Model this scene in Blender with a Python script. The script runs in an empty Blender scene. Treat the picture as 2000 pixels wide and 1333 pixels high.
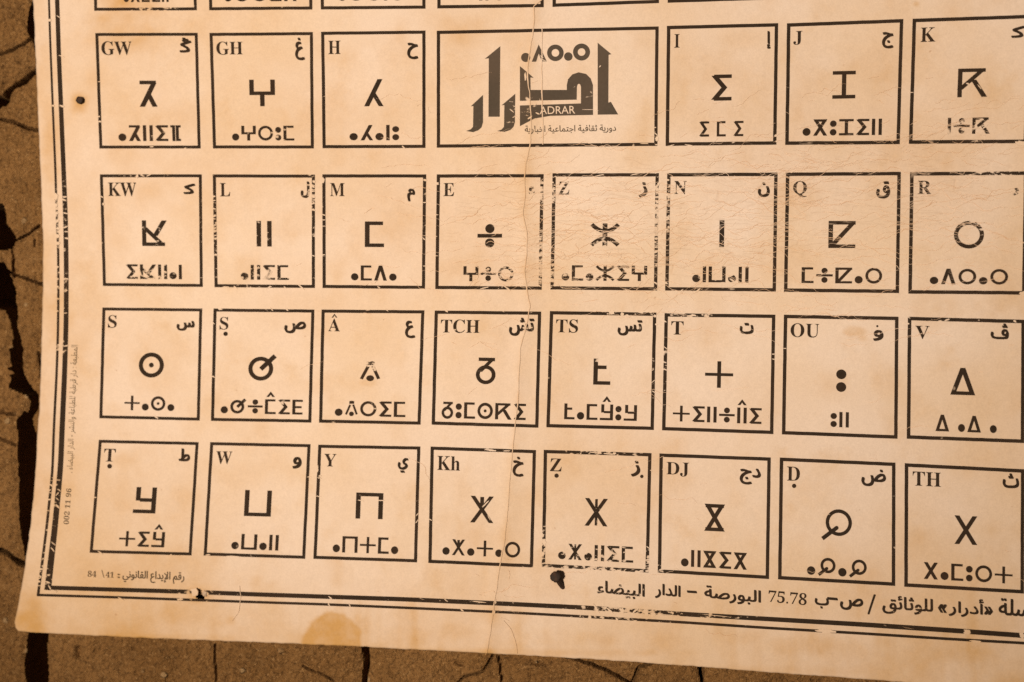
import bpy, math, random
import numpy as np
from mathutils import Matrix

random.seed(7)
S = bpy.context.scene
COL = S.collection

# ------------------------------------------------------------------ camera
W0, H0, FPX = 2000.0, 1333.0, 2000.0          # photograph size, focal length in its pixels
def rotv(r):
    r = np.array(r); th = np.linalg.norm(r); k = r / th
    K = np.array([[0, -k[2], k[1]], [k[2], 0, -k[0]], [-k[1], k[0], 0]])
    return np.eye(3) + np.sin(th) * K + (1 - np.cos(th)) * K @ K
RC = rotv((0.0150, 0.0146, -0.0965))
CAM = np.array([0.2526, -0.4875, -0.2076])
cam = bpy.data.cameras.new('camera'); cam.sensor_width = 36.0; cam.lens = 36.0 * FPX / W0
cam.clip_start = 0.01; cam.clip_end = 20.0
cam_o = bpy.data.objects.new('camera', cam); COL.objects.link(cam_o)
rx, fy, uz = RC.T @ [1, 0, 0], RC.T @ [0, 1, 0], RC.T @ [0, 0, 1]
cam_o.matrix_world = Matrix(((rx[0], uz[0], -fy[0], CAM[0]), (rx[1], uz[1], -fy[1], CAM[1]),
                             (rx[2], uz[2], -fy[2], CAM[2]), (0, 0, 0, 1)))
cam.dof.use_dof = True
cam.dof.focus_distance = 0.482
cam.dof.aperture_fstop = 3.2
S.camera = cam_o

# ------------------------------------------------------------------ light
w = bpy.data.worlds.new('World'); S.world = w; w.use_nodes = True
w.node_tree.nodes['Background'].inputs[0].default_value = (1.0, 0.70, 0.48, 1)
w.node_tree.nodes['Background'].inputs[1].default_value = 0.04
def spot_lamp(name, loc, target, beam, radius, power, col):
    l = bpy.data.lights.new(name, 'SPOT'); l.energy = power; l.shadow_soft_size = radius; l.color = col
    l.spot_size = math.radians(beam); l.spot_blend = 1.0
    o = bpy.data.objects.new(name, l); COL.objects.link(o)
    d = np.array(target, float) - np.array(loc, float); d /= np.linalg.norm(d)
    up = np.array([0, 0, 1.0]); x = np.cross(d, up); x /= np.linalg.norm(x); y = np.cross(x, d)
    o.matrix_world = Matrix(((x[0], y[0], -d[0], loc[0]), (x[1], y[1], -d[1], loc[1]), (x[2], y[2], -d[2], loc[2]), (0, 0, 0, 1)))
    return o
spot_lamp('warm_spot', (-0.36, -1.80, -0.16), (0.165, 0, -0.075), 41.0, 0.065, 183.0, (1.0, 0.762, 0.545))  # unseen main light, its beam shaped so brightness fades towards the sheet's edges
S.view_settings.view_transform = 'Standard'; S.view_settings.look = 'None'
S.view_settings.exposure = 0.0; S.view_settings.gamma = 1.0; S.view_settings.use_curve_mapping = False
try:
    S.cycles.use_denoising = False
except Exception:
    pass

# ------------------------------------------------------------------ photograph pixel -> point on the paper / wall
def rays(px, py):
    px = np.asarray(px, float); py = np.asarray(py, float)
    d = np.stack([(px - W0 / 2) / FPX, np.ones_like(px), (H0 / 2 - py) / FPX], -1)
    return d @ RC                              # camera -> world
def on_plane(px, py, y0):
    d = rays(px, py); t = (y0 - CAM[1]) / d[..., 1]
    return CAM + d * t[..., None]
C_LL = on_plane(33, 1232, 0.0); C_UL = on_plane(60, -60, 0.0)
FOLD = [(1066,-300),(1062,-120),(1058,0),(1042,12),(1044,30),(1041,62),(1036,92),(1031,130),(1030,150),(1034,180),(1037,230),(1035,285),(1027,318),(1024,345),(1026,380),(1021,420),(1029,455),(1028,500),(1024,530),(1030,570),(1035,600),(1027,640),(1016,680),(1013,740),(1011,790),(1006,830),(1001,880),(996,930),(991,1000),(986,1050),(977,1100),(965,1180),(958,1230),(950,1277)]
_f = on_plane(np.array([p[0] for p in FOLD], float), np.array([p[1] for p in FOLD], float), 0.0)[::-1]
FOLD_X, FOLD_Y = [p[0] for p in FOLD], [p[1] for p in FOLD]
def lift(x, z):                                # how far the sheet stands off its flat plane
    a = 0.0085 * np.exp(-((x - C_LL[0]) ** 2 + (z - C_LL[2]) ** 2) / 0.075 ** 2)
    b = 0.0050 * np.exp(-(((x - C_UL[0]) / 0.05) ** 2 + ((z - C_UL[2]) / 0.10) ** 2))
    c = 0.0007 * np.sin(x * 31 + 1.3 + 2 * np.sin(z * 17)) + 0.0006 * np.sin(z * 43 + x * 23 + 0.4)
    fold = 0.0005 * np.clip(1 - np.abs(x - np.interp(z, _f[:, 2], _f[:, 0])) / 0.007, 0, 1) ** 1.4
    return a + b + c + fold
def paper(px, py, off=0.0):                    # point on the sheet, off metres in front of it
    d = rays(px, py); h = np.zeros(np.shape(d)[:-1])
    for _ in range(7):
        t = (-h - off - CAM[1]) / d[..., 1]
        p = CAM + d * t[..., None]
        h = lift(p[..., 0], p[..., 2])
    return p
BASE = on_plane(900, 1276, 0.0)                # the poster's base point

# ------------------------------------------------------------------ noise in numpy
def vnoise(x, y, seed):
    xi = np.floor(x).astype(np.int64); yi = np.floor(y).astype(np.int64); fx = x - xi; fy_ = y - yi
    def h(a, b):
        n = (a * 374761393 + b * 668265263 + seed * 974634777) & 0xffffffff
        n = ((n ^ (n >> 13)) * 1274126177) & 0xffffffff
        return ((n ^ (n >> 16)) & 0xffff) / 65535.0
    u = fx * fx * (3 - 2 * fx); v = fy_ * fy_ * (3 - 2 * fy_)
    return (h(xi, yi) * (1 - u) + h(xi + 1, yi) * u) * (1 - v) + (h(xi, yi + 1) * (1 - u) + h(xi + 1, yi + 1) * u) * v
def fbm(x, y, seed, n=4):
    s = 0; a = 1; t = 0
    for i in range(n):
        s = s + a * vnoise(x * 2 ** i, y * 2 ** i, seed + i * 17); t += a; a *= 0.5
    return s / t
def sstep(a, b, x):
    t = np.clip((x - a) / (b - a), 0, 1); return t * t * (3 - 2 * t)

def inside(pts, x, y):
    r = np.zeros(x.shape, bool); k = len(pts)
    for i in range(k):
        (x0, y0), (x1, y1) = pts[i], pts[(i + 1) % k]
        if y0 == y1: continue
        r ^= ((y0 > y) != (y1 > y)) & (x < (x1 - x0) * (y - y0) / (y1 - y0) + x0)
    return r

# ------------------------------------------------------------------ stains with painted-in edge light falloff, crackle and wear of the sheet, as fields over it
STAINS = [  # x, y, rx, ry, strength, edge softness (in photograph pixels)
    (648, 1262, 61, 69, 0.80, 0.20), (240, 60, 130, 75, 0.42, 0.95), (245, 0, 75, 40, 0.5, 0.9),
    (1672, 647, 30, 14, 0.42, 0.6), (1685, 662, 14, 10, 0.3, 0.9), (775, 430, 50, 70, 0.12, 0.6), (470, 930, 70, 40, 0.13, 0.8),
    (100, 290, 30, 130, 0.45, 0.9), (1580, 1262, 120, 28, 0.22, 0.9), (1180, 1250, 45, 22, 0.22, 0.9),
    (1265, 1275, 30, 12, 0.3, 0.9), (820, 1240, 25, 40, 0.16, 0.9), (1380, 650, 70, 70, 0.13, 0.8),
    (1960, 560, 60, 120, 0.22, 0.9), (330, 1195, 26, 40, 0.18, 0.8), (450, 1215, 12, 14, 0.25, 0.8),
    (156, 200, 30, 30, 0.75, 0.98), (388, 1160, 34, 26, 0.4, 0.95), (1092, 1132, 34, 30, 0.25, 0.95),
    (1370, 250, 40, 30, 0.2, 0.9), (1900, 190, 90, 70, 0.14, 0.9), (890, 60, 60, 40, 0.14, 0.9),
    (720, 748, 26, 10, 0.25, 0.5), (1450, 75, 55, 30, 0.16, 0.9), (66, 1205, 48, 55, 0.42, 0.95), (1010, 1240, 26, 36, 0.2, 0.9), (890, 1232, 40, 26, 0.22, 0.9), (1300, 1255, 60, 26, 0.25, 0.9), (1460, 1245, 60, 20, 0.2, 0.9), (330, 1080, 60, 60, 0.12, 0.9), (250, 900, 40, 26, 0.12, 0.8), (1500, 1310, 300, 14, 0.12, 0.9),
    (1000, 1275, 420, 12, 0.25, 0.9), (300, 1246, 240, 10, 0.18, 0.9), (1720, 130, 90, 60, 0.10, 0.9), (1880, 1230, 160, 60, 0.12, 0.9),
    (560, 770, 60, 60, 0.07, 0.9), (1100, 180, 60, 60, 0.07, 0.9), (1790, 8, 8, 8, 0.4, 0.8)]
WEAR = [   # x, y, rx, ry, strength: where the print is rubbed
    (114, 415, 14, 60, 0.62), (118, 560, 30, 60, 0.4), (122, 520, 24, 110, 0.25), (115, 60, 60, 200, 0.12), (420, 450, 30, 70, 0.48), (612, 380, 20, 45, 0.6), (613, 480, 16, 120, 0.3),
    (630, 450, 12, 120, 0.28), (500, 532, 70, 26, 0.52), (300, 535, 70, 26, 0.47), (515, 457, 40, 30, 0.48), (300, 457, 30, 30, 0.40), (280, 344, 70, 9, 0.4),
    (1055, 510, 16, 70, 0.62), (1058, 380, 16, 40, 0.58), (1078, 540, 18, 50, 0.55), (1080, 370, 16, 50, 0.5), (1100, 370, 30, 22, 0.45), (1038, 372, 18, 16, 0.58),
    (1284, 420, 14, 95, 0.62), (1304, 400, 14, 90, 0.46), (990, 535, 26, 22, 0.62), (950, 535, 50, 22, 0.40), (1130, 535, 60, 22, 0.5), (1210, 535, 50, 20, 0.30),
    (1182, 480, 40, 14, 0.5), (1408, 470, 14, 26, 0.45), (1420, 540, 60, 18, 0.42), (1330, 370, 18, 18, 0.32), (1895, 440, 50, 26, 0.40), (1980, 375, 26, 20, 0.62),
    (1900, 246, 50, 26, 0.48), (1940, 338, 80, 8, 0.5), (1190, 1085, 60, 26, 0.55), (1100, 1078, 24, 20, 0.5), (1150, 1112, 120, 9, 0.62), (1060, 1070, 12, 60, 0.62), (1270, 1100, 14, 40, 0.5), (1288, 1110, 14, 20, 0.5),
    (1164, 1000, 34, 30, 0.55), (1240, 1193, 110, 22, 0.62), (1410, 1204, 90, 14, 0.42), (940, 1178, 110, 12, 0.3), (940, 995, 30, 30, 0.28), (1025, 215, 45, 35, 0.34), (1060, 245, 60, 14, 0.42),
    (1140, 130, 80, 60, 0.12), (1275, 250, 20, 40, 0.35), (1170, 886, 80, 8, 0.5), (1240, 612, 70, 8, 0.45), (1350, 614, 80, 8, 0.55), (1295, 720, 14, 60, 0.4), (1280, 720, 14, 60, 0.35), (1390, 600, 90, 14, 0.2),
    (100, 950, 24, 40, 0.42), (90, 1060, 30, 60, 0.35), (84, 1120, 24, 30, 0.5), (118, 680, 16, 14, 0.5), (385, 1160, 60, 20, 0.45), (720, 715, 30, 20, 0.55), (732, 790, 24, 14, 0.4),
    (1020, 638, 40, 22, 0.3), (870, 645, 40, 14, 0.25), (1105, 640, 24, 20, 0.3), (1210, 800, 40, 22, 0.34), (610, 220, 120, 60, 0.14), (310, 268, 30, 14, 0.4), (545, 262, 40, 20, 0.4),
    (1850, 628, 80, 8, 0.3), (292, 18, 42, 8, 0.62), (145, 750, 16, 130, 0.32), (1220, 1150, 60, 20, 0.42), (1760, 1190, 260, 26, 0.25), (1880, 640, 60, 30, 0.1), (1030, 640, 20, 30, 0.45), (1115, 255, 100, 14, 0.18),
    (605, 740, 80, 60, 0.14), (800, 1000, 90, 60, 0.14), (1100, 620, 220, 60, 0.14), (450, 600, 120, 20, 0.25), (480, 563, 60, 9, 0.45), (890, 1100, 80, 8, 0.3), (460, 1087, 50, 6, 0.35)]
def field_stain_falloff(px, py):
    n1 = fbm(px / 22, py / 22, 3, 4) - 0.5; n2 = fbm(px / 22 + 50, py / 22 + 9, 5, 4) - 0.5
    out = np.zeros_like(px)
    for (x, y, a, b, s, soft) in STAINS:
        kn = 0.26 if soft < 0.3 else 0.5
        d = np.hypot((px - x + n1 * a * kn) / a, (py - y + n2 * b * kn) / b)
        v = s * (1 - sstep(1 - soft, 1.02, d))
        if soft < 0.3: v = v * (0.72 + 0.75 * fbm(px / 16, py / 30, 61, 3) * sstep(1300, 1190, py) + 0.25) * 0.95 + 0.10 * s * np.exp(-((d - 0.95) / 0.05) ** 2)
        out = np.maximum(out, v) + 0.25 * np.minimum(out, v)
    big = fbm(px / 300 + 3, py / 300, 11, 4)
    mid = fbm(px / 60, py / 75, 23, 4)
    out = out + 0.75 * np.clip(big - 0.43, 0, 1) + 0.75 * np.clip(mid - 0.53, 0, 1)
    edge = np.exp(-(np.clip(px - 60, 0, None) / 260) ** 1.3) + 0.9 * np.exp(-(np.clip(1250 + px * 0.05 - py, 0, None) / 120) ** 1.3) + 0.2 * sstep(1500, 2050, px)  # margins yellowed by age, plus light falloff painted into sheet edges and lower half
    out = out + edge * (0.20 + 0.42 * np.clip(fbm(px / 70 + 8, py / 95, 29, 4) - 0.30, 0, 1)) + 0.10 * sstep(520, 1150, py)
    run = np.clip(fbm(px / 26 + 4, py / 240, 37, 3) - 0.55, 0, 1) * sstep(1090, 1230, py); out = out + 0.8 * run
    dc = np.full(px.shape, 99.0)
    for (x0, y0), (x1, y1) in zip(FOLD[:-1], FOLD[1:]):
        dx, dy = x1 - x0, y1 - y0; t = np.clip(((px - x0) * dx + (py - y0) * dy) / (dx * dx + dy * dy), 0, 1); dc = np.minimum(dc, np.hypot(px - x0 - t * dx, py - y0 - t * dy))
    out = out + 0.13 * np.exp(-(dc / 9) ** 2) * fbm(px / 30, py / 30, 91, 2) * 1.6
    return np.clip(out, 0, 1)
def field_crackle(px, py):
    a = np.exp(-((px - 1400) / 460) ** 2 - ((py - 440) / 185) ** 2)
    b = 0.6 * np.exp(-((px - 1850) / 200) ** 2 - ((py - 330) / 140) ** 2)
    c = 0.45 * np.exp(-((px - 950) / 200) ** 2 - ((py - 420) / 130) ** 2) + 0.3 * np.exp(-((px - 1010) / 160) ** 2 - ((py - 1150) / 80) ** 2)
    d = 0.22 * fbm(px / 130, py / 110, 31, 3)
    return np.clip(a + b + c + d - 0.03, 0, 1)
def field_wear(px, py):
    out = np.zeros_like(px)
    for (x, y, a, b, s) in WEAR:
        out = np.maximum(out, 1.02 * s * np.exp(-0.6 * ((px - x) / a) ** 2 - 0.6 * ((py - y) / b) ** 2))
    return np.clip(0.92 * out + 0.13 + 0.12 * (fbm(px / 60, py / 60, 95, 3) - 0.5) + 0.05 * field_crackle(px, py), 0, 1)

# ------------------------------------------------------------------ materials
def new_mat(name):
    m = bpy.data.materials.new(name); m.use_nodes = True
    return m, m.node_tree, m.node_tree.nodes['Principled BSDF']
class NT:
    def __init__(s, nt): s.nt = nt
    def node(s, t, **kw):
        n = s.nt.nodes.new(t)
        for k, v in kw.items(): setattr(n, k, v)
        return n
    def link(s, a, b): s.nt.links.new(a, b)
    def math(s, op, a, b=None, clamp=False):
        n = s.node('ShaderNodeMath', operation=op); n.use_clamp = clamp
        for i, v in enumerate((a, b)):
            if v is None: continue
            if hasattr(v, 'is_output'): s.link(v, n.inputs[i])
            else: n.inputs[i].default_value = v
        return n.outputs[0]
    def mix(s, f, a, b):
        n = s.node('ShaderNodeMix', data_type='RGBA')
        for i, v in ((0, f), (6, a), (7, b)):
            if hasattr(v, 'is_output'): s.link(v, n.inputs[i])
            else: n.inputs[i].default_value = v if i == 0 else (*v, 1)
        return n.outputs[2]
    def noise(s, vec, scale, detail=3, rough=0.55, dist=0):
        n = s.node('ShaderNodeTexNoise'); n.inputs['Scale'].default_value = scale; n.inputs['Detail'].default_value = detail
        n.inputs['Roughness'].default_value = rough; n.inputs['Distortion'].default_value = dist; s.link(vec, n.inputs['Vector'])
        return n.outputs['Fac']
    def ramp(s, v, a, b, ta=0.0, tb=1.0):
        n = s.node('ShaderNodeMapRange', interpolation_type='SMOOTHSTEP'); s.link(v, n.inputs[0])
        for i, x in ((1, a), (2, b), (3, ta), (4, tb)):
            if hasattr(x, 'is_output'): s.link(x, n.inputs[i])
            else: n.inputs[i].default_value = x
        return n.outputs[0]
    def attr(s, name):
        return s.node('ShaderNodeAttribute', attribute_name=name).outputs['Fac']
    def scaled(s, vec, sc, loc=(0, 0, 0)):
        n = s.node('ShaderNodeMapping'); n.inputs['Scale'].default_value = sc; n.inputs['Location'].default_value = loc
        s.link(vec, n.inputs[0]); return n.outputs[0]

PAPER_A = (0.730, 0.655, 0.605); PAPER_B = (0.685, 0.575, 0.465); STAIN = (0.53, 0.330, 0.125); LINE = (0.42, 0.24, 0.12)
def paper_nodes(T):
    """colour and height of the aged sheet; every printed mark uses the same, where its ink is gone"""
    co = T.node('ShaderNodeTexCoord').outputs['Object']
    st = T.attr('stain_falloff'); cr = T.attr('crackle')
    c = T.mix(T.ramp(T.noise(co, 14, 4), 0.35, 0.7), PAPER_A, PAPER_B)
    c = T.mix(T.math('MULTIPLY', T.ramp(T.noise(co, 55, 5, 0.65), 0.52, 0.8), 0.30), c, STAIN)
    c = T.mix(T.math('MULTIPLY', st, T.ramp(T.noise(co, 120, 4), 0.2, 0.8, 0.75, 1.1)), c, STAIN)
    # fine crackle: long, flat, broken cells
    dn = T.node('ShaderNodeTexNoise'); dn.inputs['Scale'].default_value = 70; dn.inputs['Detail'].default_value = 4; T.link(co, dn.inputs['Vector'])
    va = T.node('ShaderNodeVectorMath', operation='MULTIPLY_ADD'); T.link(dn.outputs['Color'], va.inputs[0]); va.inputs[1].default_value = (0.010, 0.0, 0.007); T.link(co, va.inputs[2])
    lines = None
    for sc, thr, loc in (((30, 1, 240), 0.030, (0, 0, 0)), ((16, 1, 150), 0.020, (3.3, 0, 1.7))):
        v = T.node('ShaderNodeTexVoronoi', feature='DISTANCE_TO_EDGE', voronoi_dimensions='3D'); v.inputs['Scale'].default_value = 1.0
        T.link(T.scaled(va.outputs[0], sc, loc), v.inputs['Vector'])
        l = T.ramp(v.outputs['Distance'], 0.0, thr, 1.0, 0.0)
        brk = T.ramp(T.noise(co, 48 + sc[0], 3), T.math('SUBTRACT', 0.66, T.math('MULTIPLY', cr, 0.22)), T.math('SUBTRACT', 0.80, T.math('MULTIPLY', cr, 0.26)))
        l = T.math('MULTIPLY', l, brk)
        lines = l if lines is None else T.math('MAXIMUM', lines, l)
    vis = T.math('MULTIPLY', lines, T.math('MULTIPLY_ADD', cr, 0.42), True)
    vis.node.inputs[1].default_value = 0.0
    vis = T.math('MULTIPLY', lines, T.math('ADD', T.math('MULTIPLY', cr, 0.10), 0.03), True)
    c = T.mix(vis, c, LINE)
    # fibre grain and small specks
    g = T.noise(co, 1500, 2, 0.7); g2 = T.noise(co, 420, 3, 0.6)
    br = T.node('ShaderNodeHueSaturation'); T.link(c, br.inputs['Color'])
    T.link(T.math('ADD', T.math('MULTIPLY', g, 0.30), T.math('ADD', 0.79, T.math('MULTIPLY', g2, 0.12))), br.inputs['Value'])
    c = br.outputs['Color']
    spk = T.ramp(T.noise(co, 260, 2, 0.5), 0.76, 0.82)
    c = T.mix(T.math('MULTIPLY', spk, 0.35), c, (0.30, 0.15, 0.06))
    h = T.math('ADD', T.math('MULTIPLY', T.noise(co, 300, 4, 0.6), 0.5), T.math('MULTIPLY', lines, T.math('MULTIPLY', cr, -0.5)))
    h = T.math('ADD', h, T.math('MULTIPLY', T.noise(co, 26, 3), 5.0))
    return c, h, lines, cr, co
def bump(T, h, b, strength, dist):
    n = T.node('ShaderNodeBump'); n.inputs['Strength'].default_value = strength; n.inputs['Distance'].default_value = dist
    T.link(h, n.inputs['Height']); T.link(n.outputs[0], b.inputs['Normal'])

M_PAPER, nt, b = new_mat('aged_paper'); T = NT(nt)
c, h, *_ = paper_nodes(T); T.link(c, b.inputs['Base Color']); b.inputs['Roughness'].default_value = 0.55; b.inputs['Specular IOR Level'].default_value = 0.25
bump(T, h, b, 0.5, 0.0003)

M_BARE, nt, b = new_mat('bare_paper_fibre'); T = NT(nt)
c, h, *_ = paper_nodes(T); c = T.mix(0.12, c, (0.76, 0.63, 0.50)); T.link(c, b.inputs['Base Color']); b.inputs['Roughness'].default_value = 0.7
bump(T, h, b, 0.5, 0.0003)

M_CREASE, nt, b = new_mat('crease_paper'); T = NT(nt)
c, h, l, cr, co = paper_nodes(T); c = T.mix(T.math('MULTIPLY', T.ramp(T.noise(co, 190, 4), 0.34, 0.66, 0.05, 0.62), T.attr('wear')), c, (0.56, 0.34, 0.16)); T.link(c, b.inputs['Base Color']); b.inputs['Roughness'].default_value = 0.7

M_HAIR, nt, b = new_mat('hairline_crack'); T = NT(nt)
c, h, l, cr, co = paper_nodes(T); c = T.mix(T.ramp(T.noise(co, 120, 3), 0.3, 0.7, 0.22, 0.62), c, (0.52, 0.31, 0.16)); T.link(c, b.inputs['Base Color']); b.inputs['Roughness'].default_value = 0.7

def ink_mat(name, rgb, fade):
    m, nt, b = new_mat(name); T = NT(nt)
    c, h, lines, cr, co = paper_nodes(T)
    wr = T.attr('wear')
    st = T.node('ShaderNodeTexNoise'); st.inputs['Scale'].default_value = 1.0; st.inputs['Detail'].default_value = 4; st.inputs['Roughness'].default_value = 0.6
    T.link(T.scaled(co, (330, 1, 620)), st.inputs['Vector'])
    th = T.math('SUBTRACT', 0.80, T.math('MULTIPLY', wr, 0.50))
    rub = T.ramp(st.outputs['Fac'], th, T.math('ADD', th, 0.07))
    # rub marks that follow the crackle, wider than the crackle itself
    v = T.node('ShaderNodeTexVoronoi', feature='DISTANCE_TO_EDGE'); v.inputs['Scale'].default_value = 1.0
    T.link(T.scaled(co, (95, 1, 210), (0.4, 0, 2.2)), v.inputs['Vector'])
    cut = T.math('MULTIPLY', T.ramp(v.outputs['Distance'], 0.02, 0.075, 1.0, 0.0), T.ramp(T.noise(co, 130, 2), T.math('SUBTRACT', 0.72, T.math('MULTIPLY', wr, 0.30)), T.math('SUBTRACT', 0.80, T.math('MULTIPLY', wr, 0.30))))
    gone = T.math('MAXIMUM', rub, T.math('MAXIMUM', T.math('MULTIPLY', lines, T.math('ADD', T.math('MULTIPLY', cr, 0.45), 0.1), True), cut))
    gone = T.math('MAXIMUM', T.math('MULTIPLY', gone, 0.96), T.math('ADD', fade, T.math('MULTIPLY', T.noise(co, 700, 2), 0.035)))
    ink = T.mix(T.ramp(T.noise(co, 30, 2), 0.35, 0.7), rgb, (rgb[0] * 1.5, rgb[1] * 1.35, rgb[2] * 1.3))
    T.link(T.mix(gone, ink, c), b.inputs['Base Color'])
    b.inputs['Roughness'].default_value = 0.8; b.inputs['Specular IOR Level'].default_value = 0.06
    bump(T, h, b, 0.4, 0.0003)
    return m
M_INK = ink_mat('printing_ink', (0.021, 0.0145, 0.010), 0.0)
M_LOGO = ink_mat('emblem_ink', (0.044, 0.038, 0.031), 0.04)
M_SMALL = ink_mat('small_print_ink', (0.045, 0.034, 0.022), 0.10)
M_FADED = ink_mat('faded_print_ink', (0.06, 0.048, 0.026), 0.26)

M_WALL, nt, b = new_mat('dry_mud'); T = NT(nt)
co = T.node('ShaderNodeTexCoord').outputs['Object']
c = T.mix(T.ramp(T.noise(co, 22, 5, 0.6), 0.3, 0.72), (0.236, 0.130, 0.047), (0.325, 0.186, 0.073))
c = T.mix(T.math('MULTIPLY', T.ramp(T.noise(co, 170, 5, 0.7), 0.48, 0.75), 0.6), c, (0.10, 0.055, 0.022))
c = T.mix(T.math('MULTIPLY', T.ramp(T.noise(co, 240, 4, 0.7), 0.55, 0.75), 0.5), c, (0.34, 0.215, 0.10))
c = T.mix(T.math('MULTIPLY', T.ramp(T.noise(co, 560, 4, 0.85), 0.48, 0.64), 0.75), c, (0.085, 0.044, 0.016))
c = T.mix(T.math('MULTIPLY', T.ramp(T.noise(co, 760, 3, 0.85), 0.57, 0.66), 0.75), c, (0.52, 0.34, 0.16))
vo = T.node('ShaderNodeTexVoronoi', feature='F1'); vo.inputs['Scale'].default_value = 95; vo.inputs['Randomness'].default_value = 1.0; T.link(co, vo.inputs['Vector'])
sp = T.node('ShaderNodeSeparateColor'); T.link(vo.outputs['Color'], sp.inputs[0])
grit = T.math('MULTIPLY', T.ramp(vo.outputs['Distance'], 0.10, 0.20, 1.0, 0.0), T.ramp(sp.outputs[0], 0.66, 0.72))
c = T.mix(T.math('MULTIPLY', grit, 0.7), c, (0.50, 0.36, 0.20))
T.link(c, b.inputs['Base Color']); b.inputs['Roughness'].default_value = 0.95; b.inputs['Specular IOR Level'].default_value = 0.15
hh = T.math('ADD', T.math('ADD', T.noise(co, 200, 6, 0.75), T.math('MULTIPLY', T.noise(co, 700, 3, 0.7), 0.35)), T.math('MULTIPLY', grit, 0.5))
bump(T, hh, b, 1.0, 0.0034)

M_IRON, nt, b = new_mat('rusty_iron'); T = NT(nt)
co = T.node('ShaderNodeTexCoord').outputs['Object']
T.link(T.mix(T.ramp(T.noise(co, 420, 4), 0.4, 0.7), (0.022, 0.014, 0.011), (0.055, 0.026, 0.014)), b.inputs['Base Color'])
b.inputs['Roughness'].default_value = 0.75; b.inputs['Metallic'].default_value = 0.2
bump(T, T.noise(co, 900, 3), b, 0.5, 0.0003)

# ------------------------------------------------------------------ mesh helpers
def make_obj(name, V, F, mat, parent=None, label=None, smooth=False, attrs=None):
    me = bpy.data.meshes.new(name)
    V = np.asarray(V, float)
    me.vertices.add(len(V)); me.vertices.foreach_set('co', V.astype(np.float32).ravel())
    if isinstance(F, np.ndarray):
        n, k = F.shape; tot = np.full(n, k); flat = F.ravel()
    else:
        tot = np.array([len(f) for f in F]); flat = np.concatenate([np.asarray(f) for f in F]); n = len(F)
    me.loops.add(len(flat)); me.loops.foreach_set('vertex_index', flat.astype(np.int32))
    me.polygons.add(n)
    me.polygons.foreach_set('loop_start', np.concatenate([[0], np.cumsum(tot)[:-1]]).astype(np.int32))
    me.polygons.foreach_set('loop_total', tot.astype(np.int32))
    me.polygons.foreach_set('use_smooth', np.full(n, bool(smooth)))
    me.update(calc_edges=True); me.validate()
    for k, v in (attrs or {}).items():
        a = me.attributes.new(k, 'FLOAT', 'POINT'); a.data.foreach_set('value', np.asarray(v, np.float32))
    me.materials.append(mat)
    o = bpy.data.objects.new(name, me); COL.objects.link(o)
    if parent is not None: o.parent = parent
    if label: o['label'] = label
    return o

class Ink:
    """flat print: vertices are photograph pixels on the sheet, each piece a hair above the one before"""
    def __init__(s, step=0.0000018, base=0.00008, fine=False):
        s.fine = fine; s.P = []; s.L = []; s.F = []; s.n = 0; s.layer = 0; s.step = step; s.base = base
    def poly(s, pts, faces=None, same=False):
        if not same: s.layer += 1
        i0 = s.n; s.P += [tuple(p) for p in pts]; s.L += [s.base + s.step * (s.layer % 45)] * len(pts); s.n += len(pts)
        for f in (faces if faces is not None else [range(len(pts))]): s.F.append([i0 + k for k in f])
    def strip(s, pts, widths, closed=False):           # a line of given width through pts
        p = np.array(pts, float); wd = np.broadcast_to(np.asarray(widths, float), (len(p),))
        d = np.gradient(p, axis=0); d /= np.linalg.norm(d, axis=1)[:, None] + 1e-9
        nrm = np.stack([-d[:, 1], d[:, 0]], 1) * wd[:, None] / 2
        a, b_ = p + nrm, p - nrm; k = len(p)
        s.poly(list(map(tuple, a)) + list(map(tuple, b_)), [[i, i + 1, k + i + 1, k + i] for i in range(k - 1)])
    def build(s, name, mat, parent, label=None):
        # pieces that cross the fold are cut fine enough to bend with the sheet
        G = []
        for f in s.F:
            q = [s.P[k] for k in f]; fx = np.interp(q[0][1], FOLD_Y, FOLD_X)
            if not s.fine and (max(p[0] for p in q) < fx - 40 or min(p[0] for p in q) > fx + 40 or max(max(p[i] for p in q) - min(p[i] for p in q) for i in (0, 1)) < 5): G.append(f); continue
            todo = [(f[0], f[k], f[k + 1]) for k in range(1, len(f) - 1)] if len(f) > 4 or len(f) == 3 else [(f[0], f[1], f[2]), (f[0], f[2], f[3])]
            while todo:
                t = todo.pop(); e = [math.dist(s.P[t[i]], s.P[t[(i + 1) % 3]]) for i in range(3)]; i = e.index(max(e))
                fx = np.interp(s.P[t[0]][1], FOLD_Y, FOLD_X)
                if e[i] < 5 or (s.fine and e[i] < 9) or (not s.fine and max(s.P[k][0] for k in t) < fx - 45 or min(s.P[k][0] for k in t) > fx + 45): G.append(list(t)); continue
                a, b_, c_ = t[i], t[(i + 1) % 3], t[(i + 2) % 3]; m = len(s.P)
                s.P.append(((s.P[a][0] + s.P[b_][0]) / 2, (s.P[a][1] + s.P[b_][1]) / 2)); s.L.append(s.L[a]); todo += [(a, m, c_), (m, b_, c_)]
        s.F = G
        P = np.array(s.P); off = np.array(s.L)
        V = paper(P[:, 0], P[:, 1], off) - BASE
        V2 = []
        # faces must look at the viewer
        F = []
        for f in s.F:
            q = P[list(f)]; ar = np.sum(q[:, 0] * np.roll(q[:, 1], -1) - np.roll(q[:, 0], -1) * q[:, 1])
            if abs(ar) < 1e-9: continue
            F.append(list(f) if ar < 0 else list(f)[::-1])
        at = dict(stain_falloff=field_stain_falloff(P[:, 0], P[:, 1]), crackle=field_crackle(P[:, 0], P[:, 1]), wear=field_wear(P[:, 0], P[:, 1]))
        return make_obj(name, V, F, mat, parent, label, attrs=at)

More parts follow.
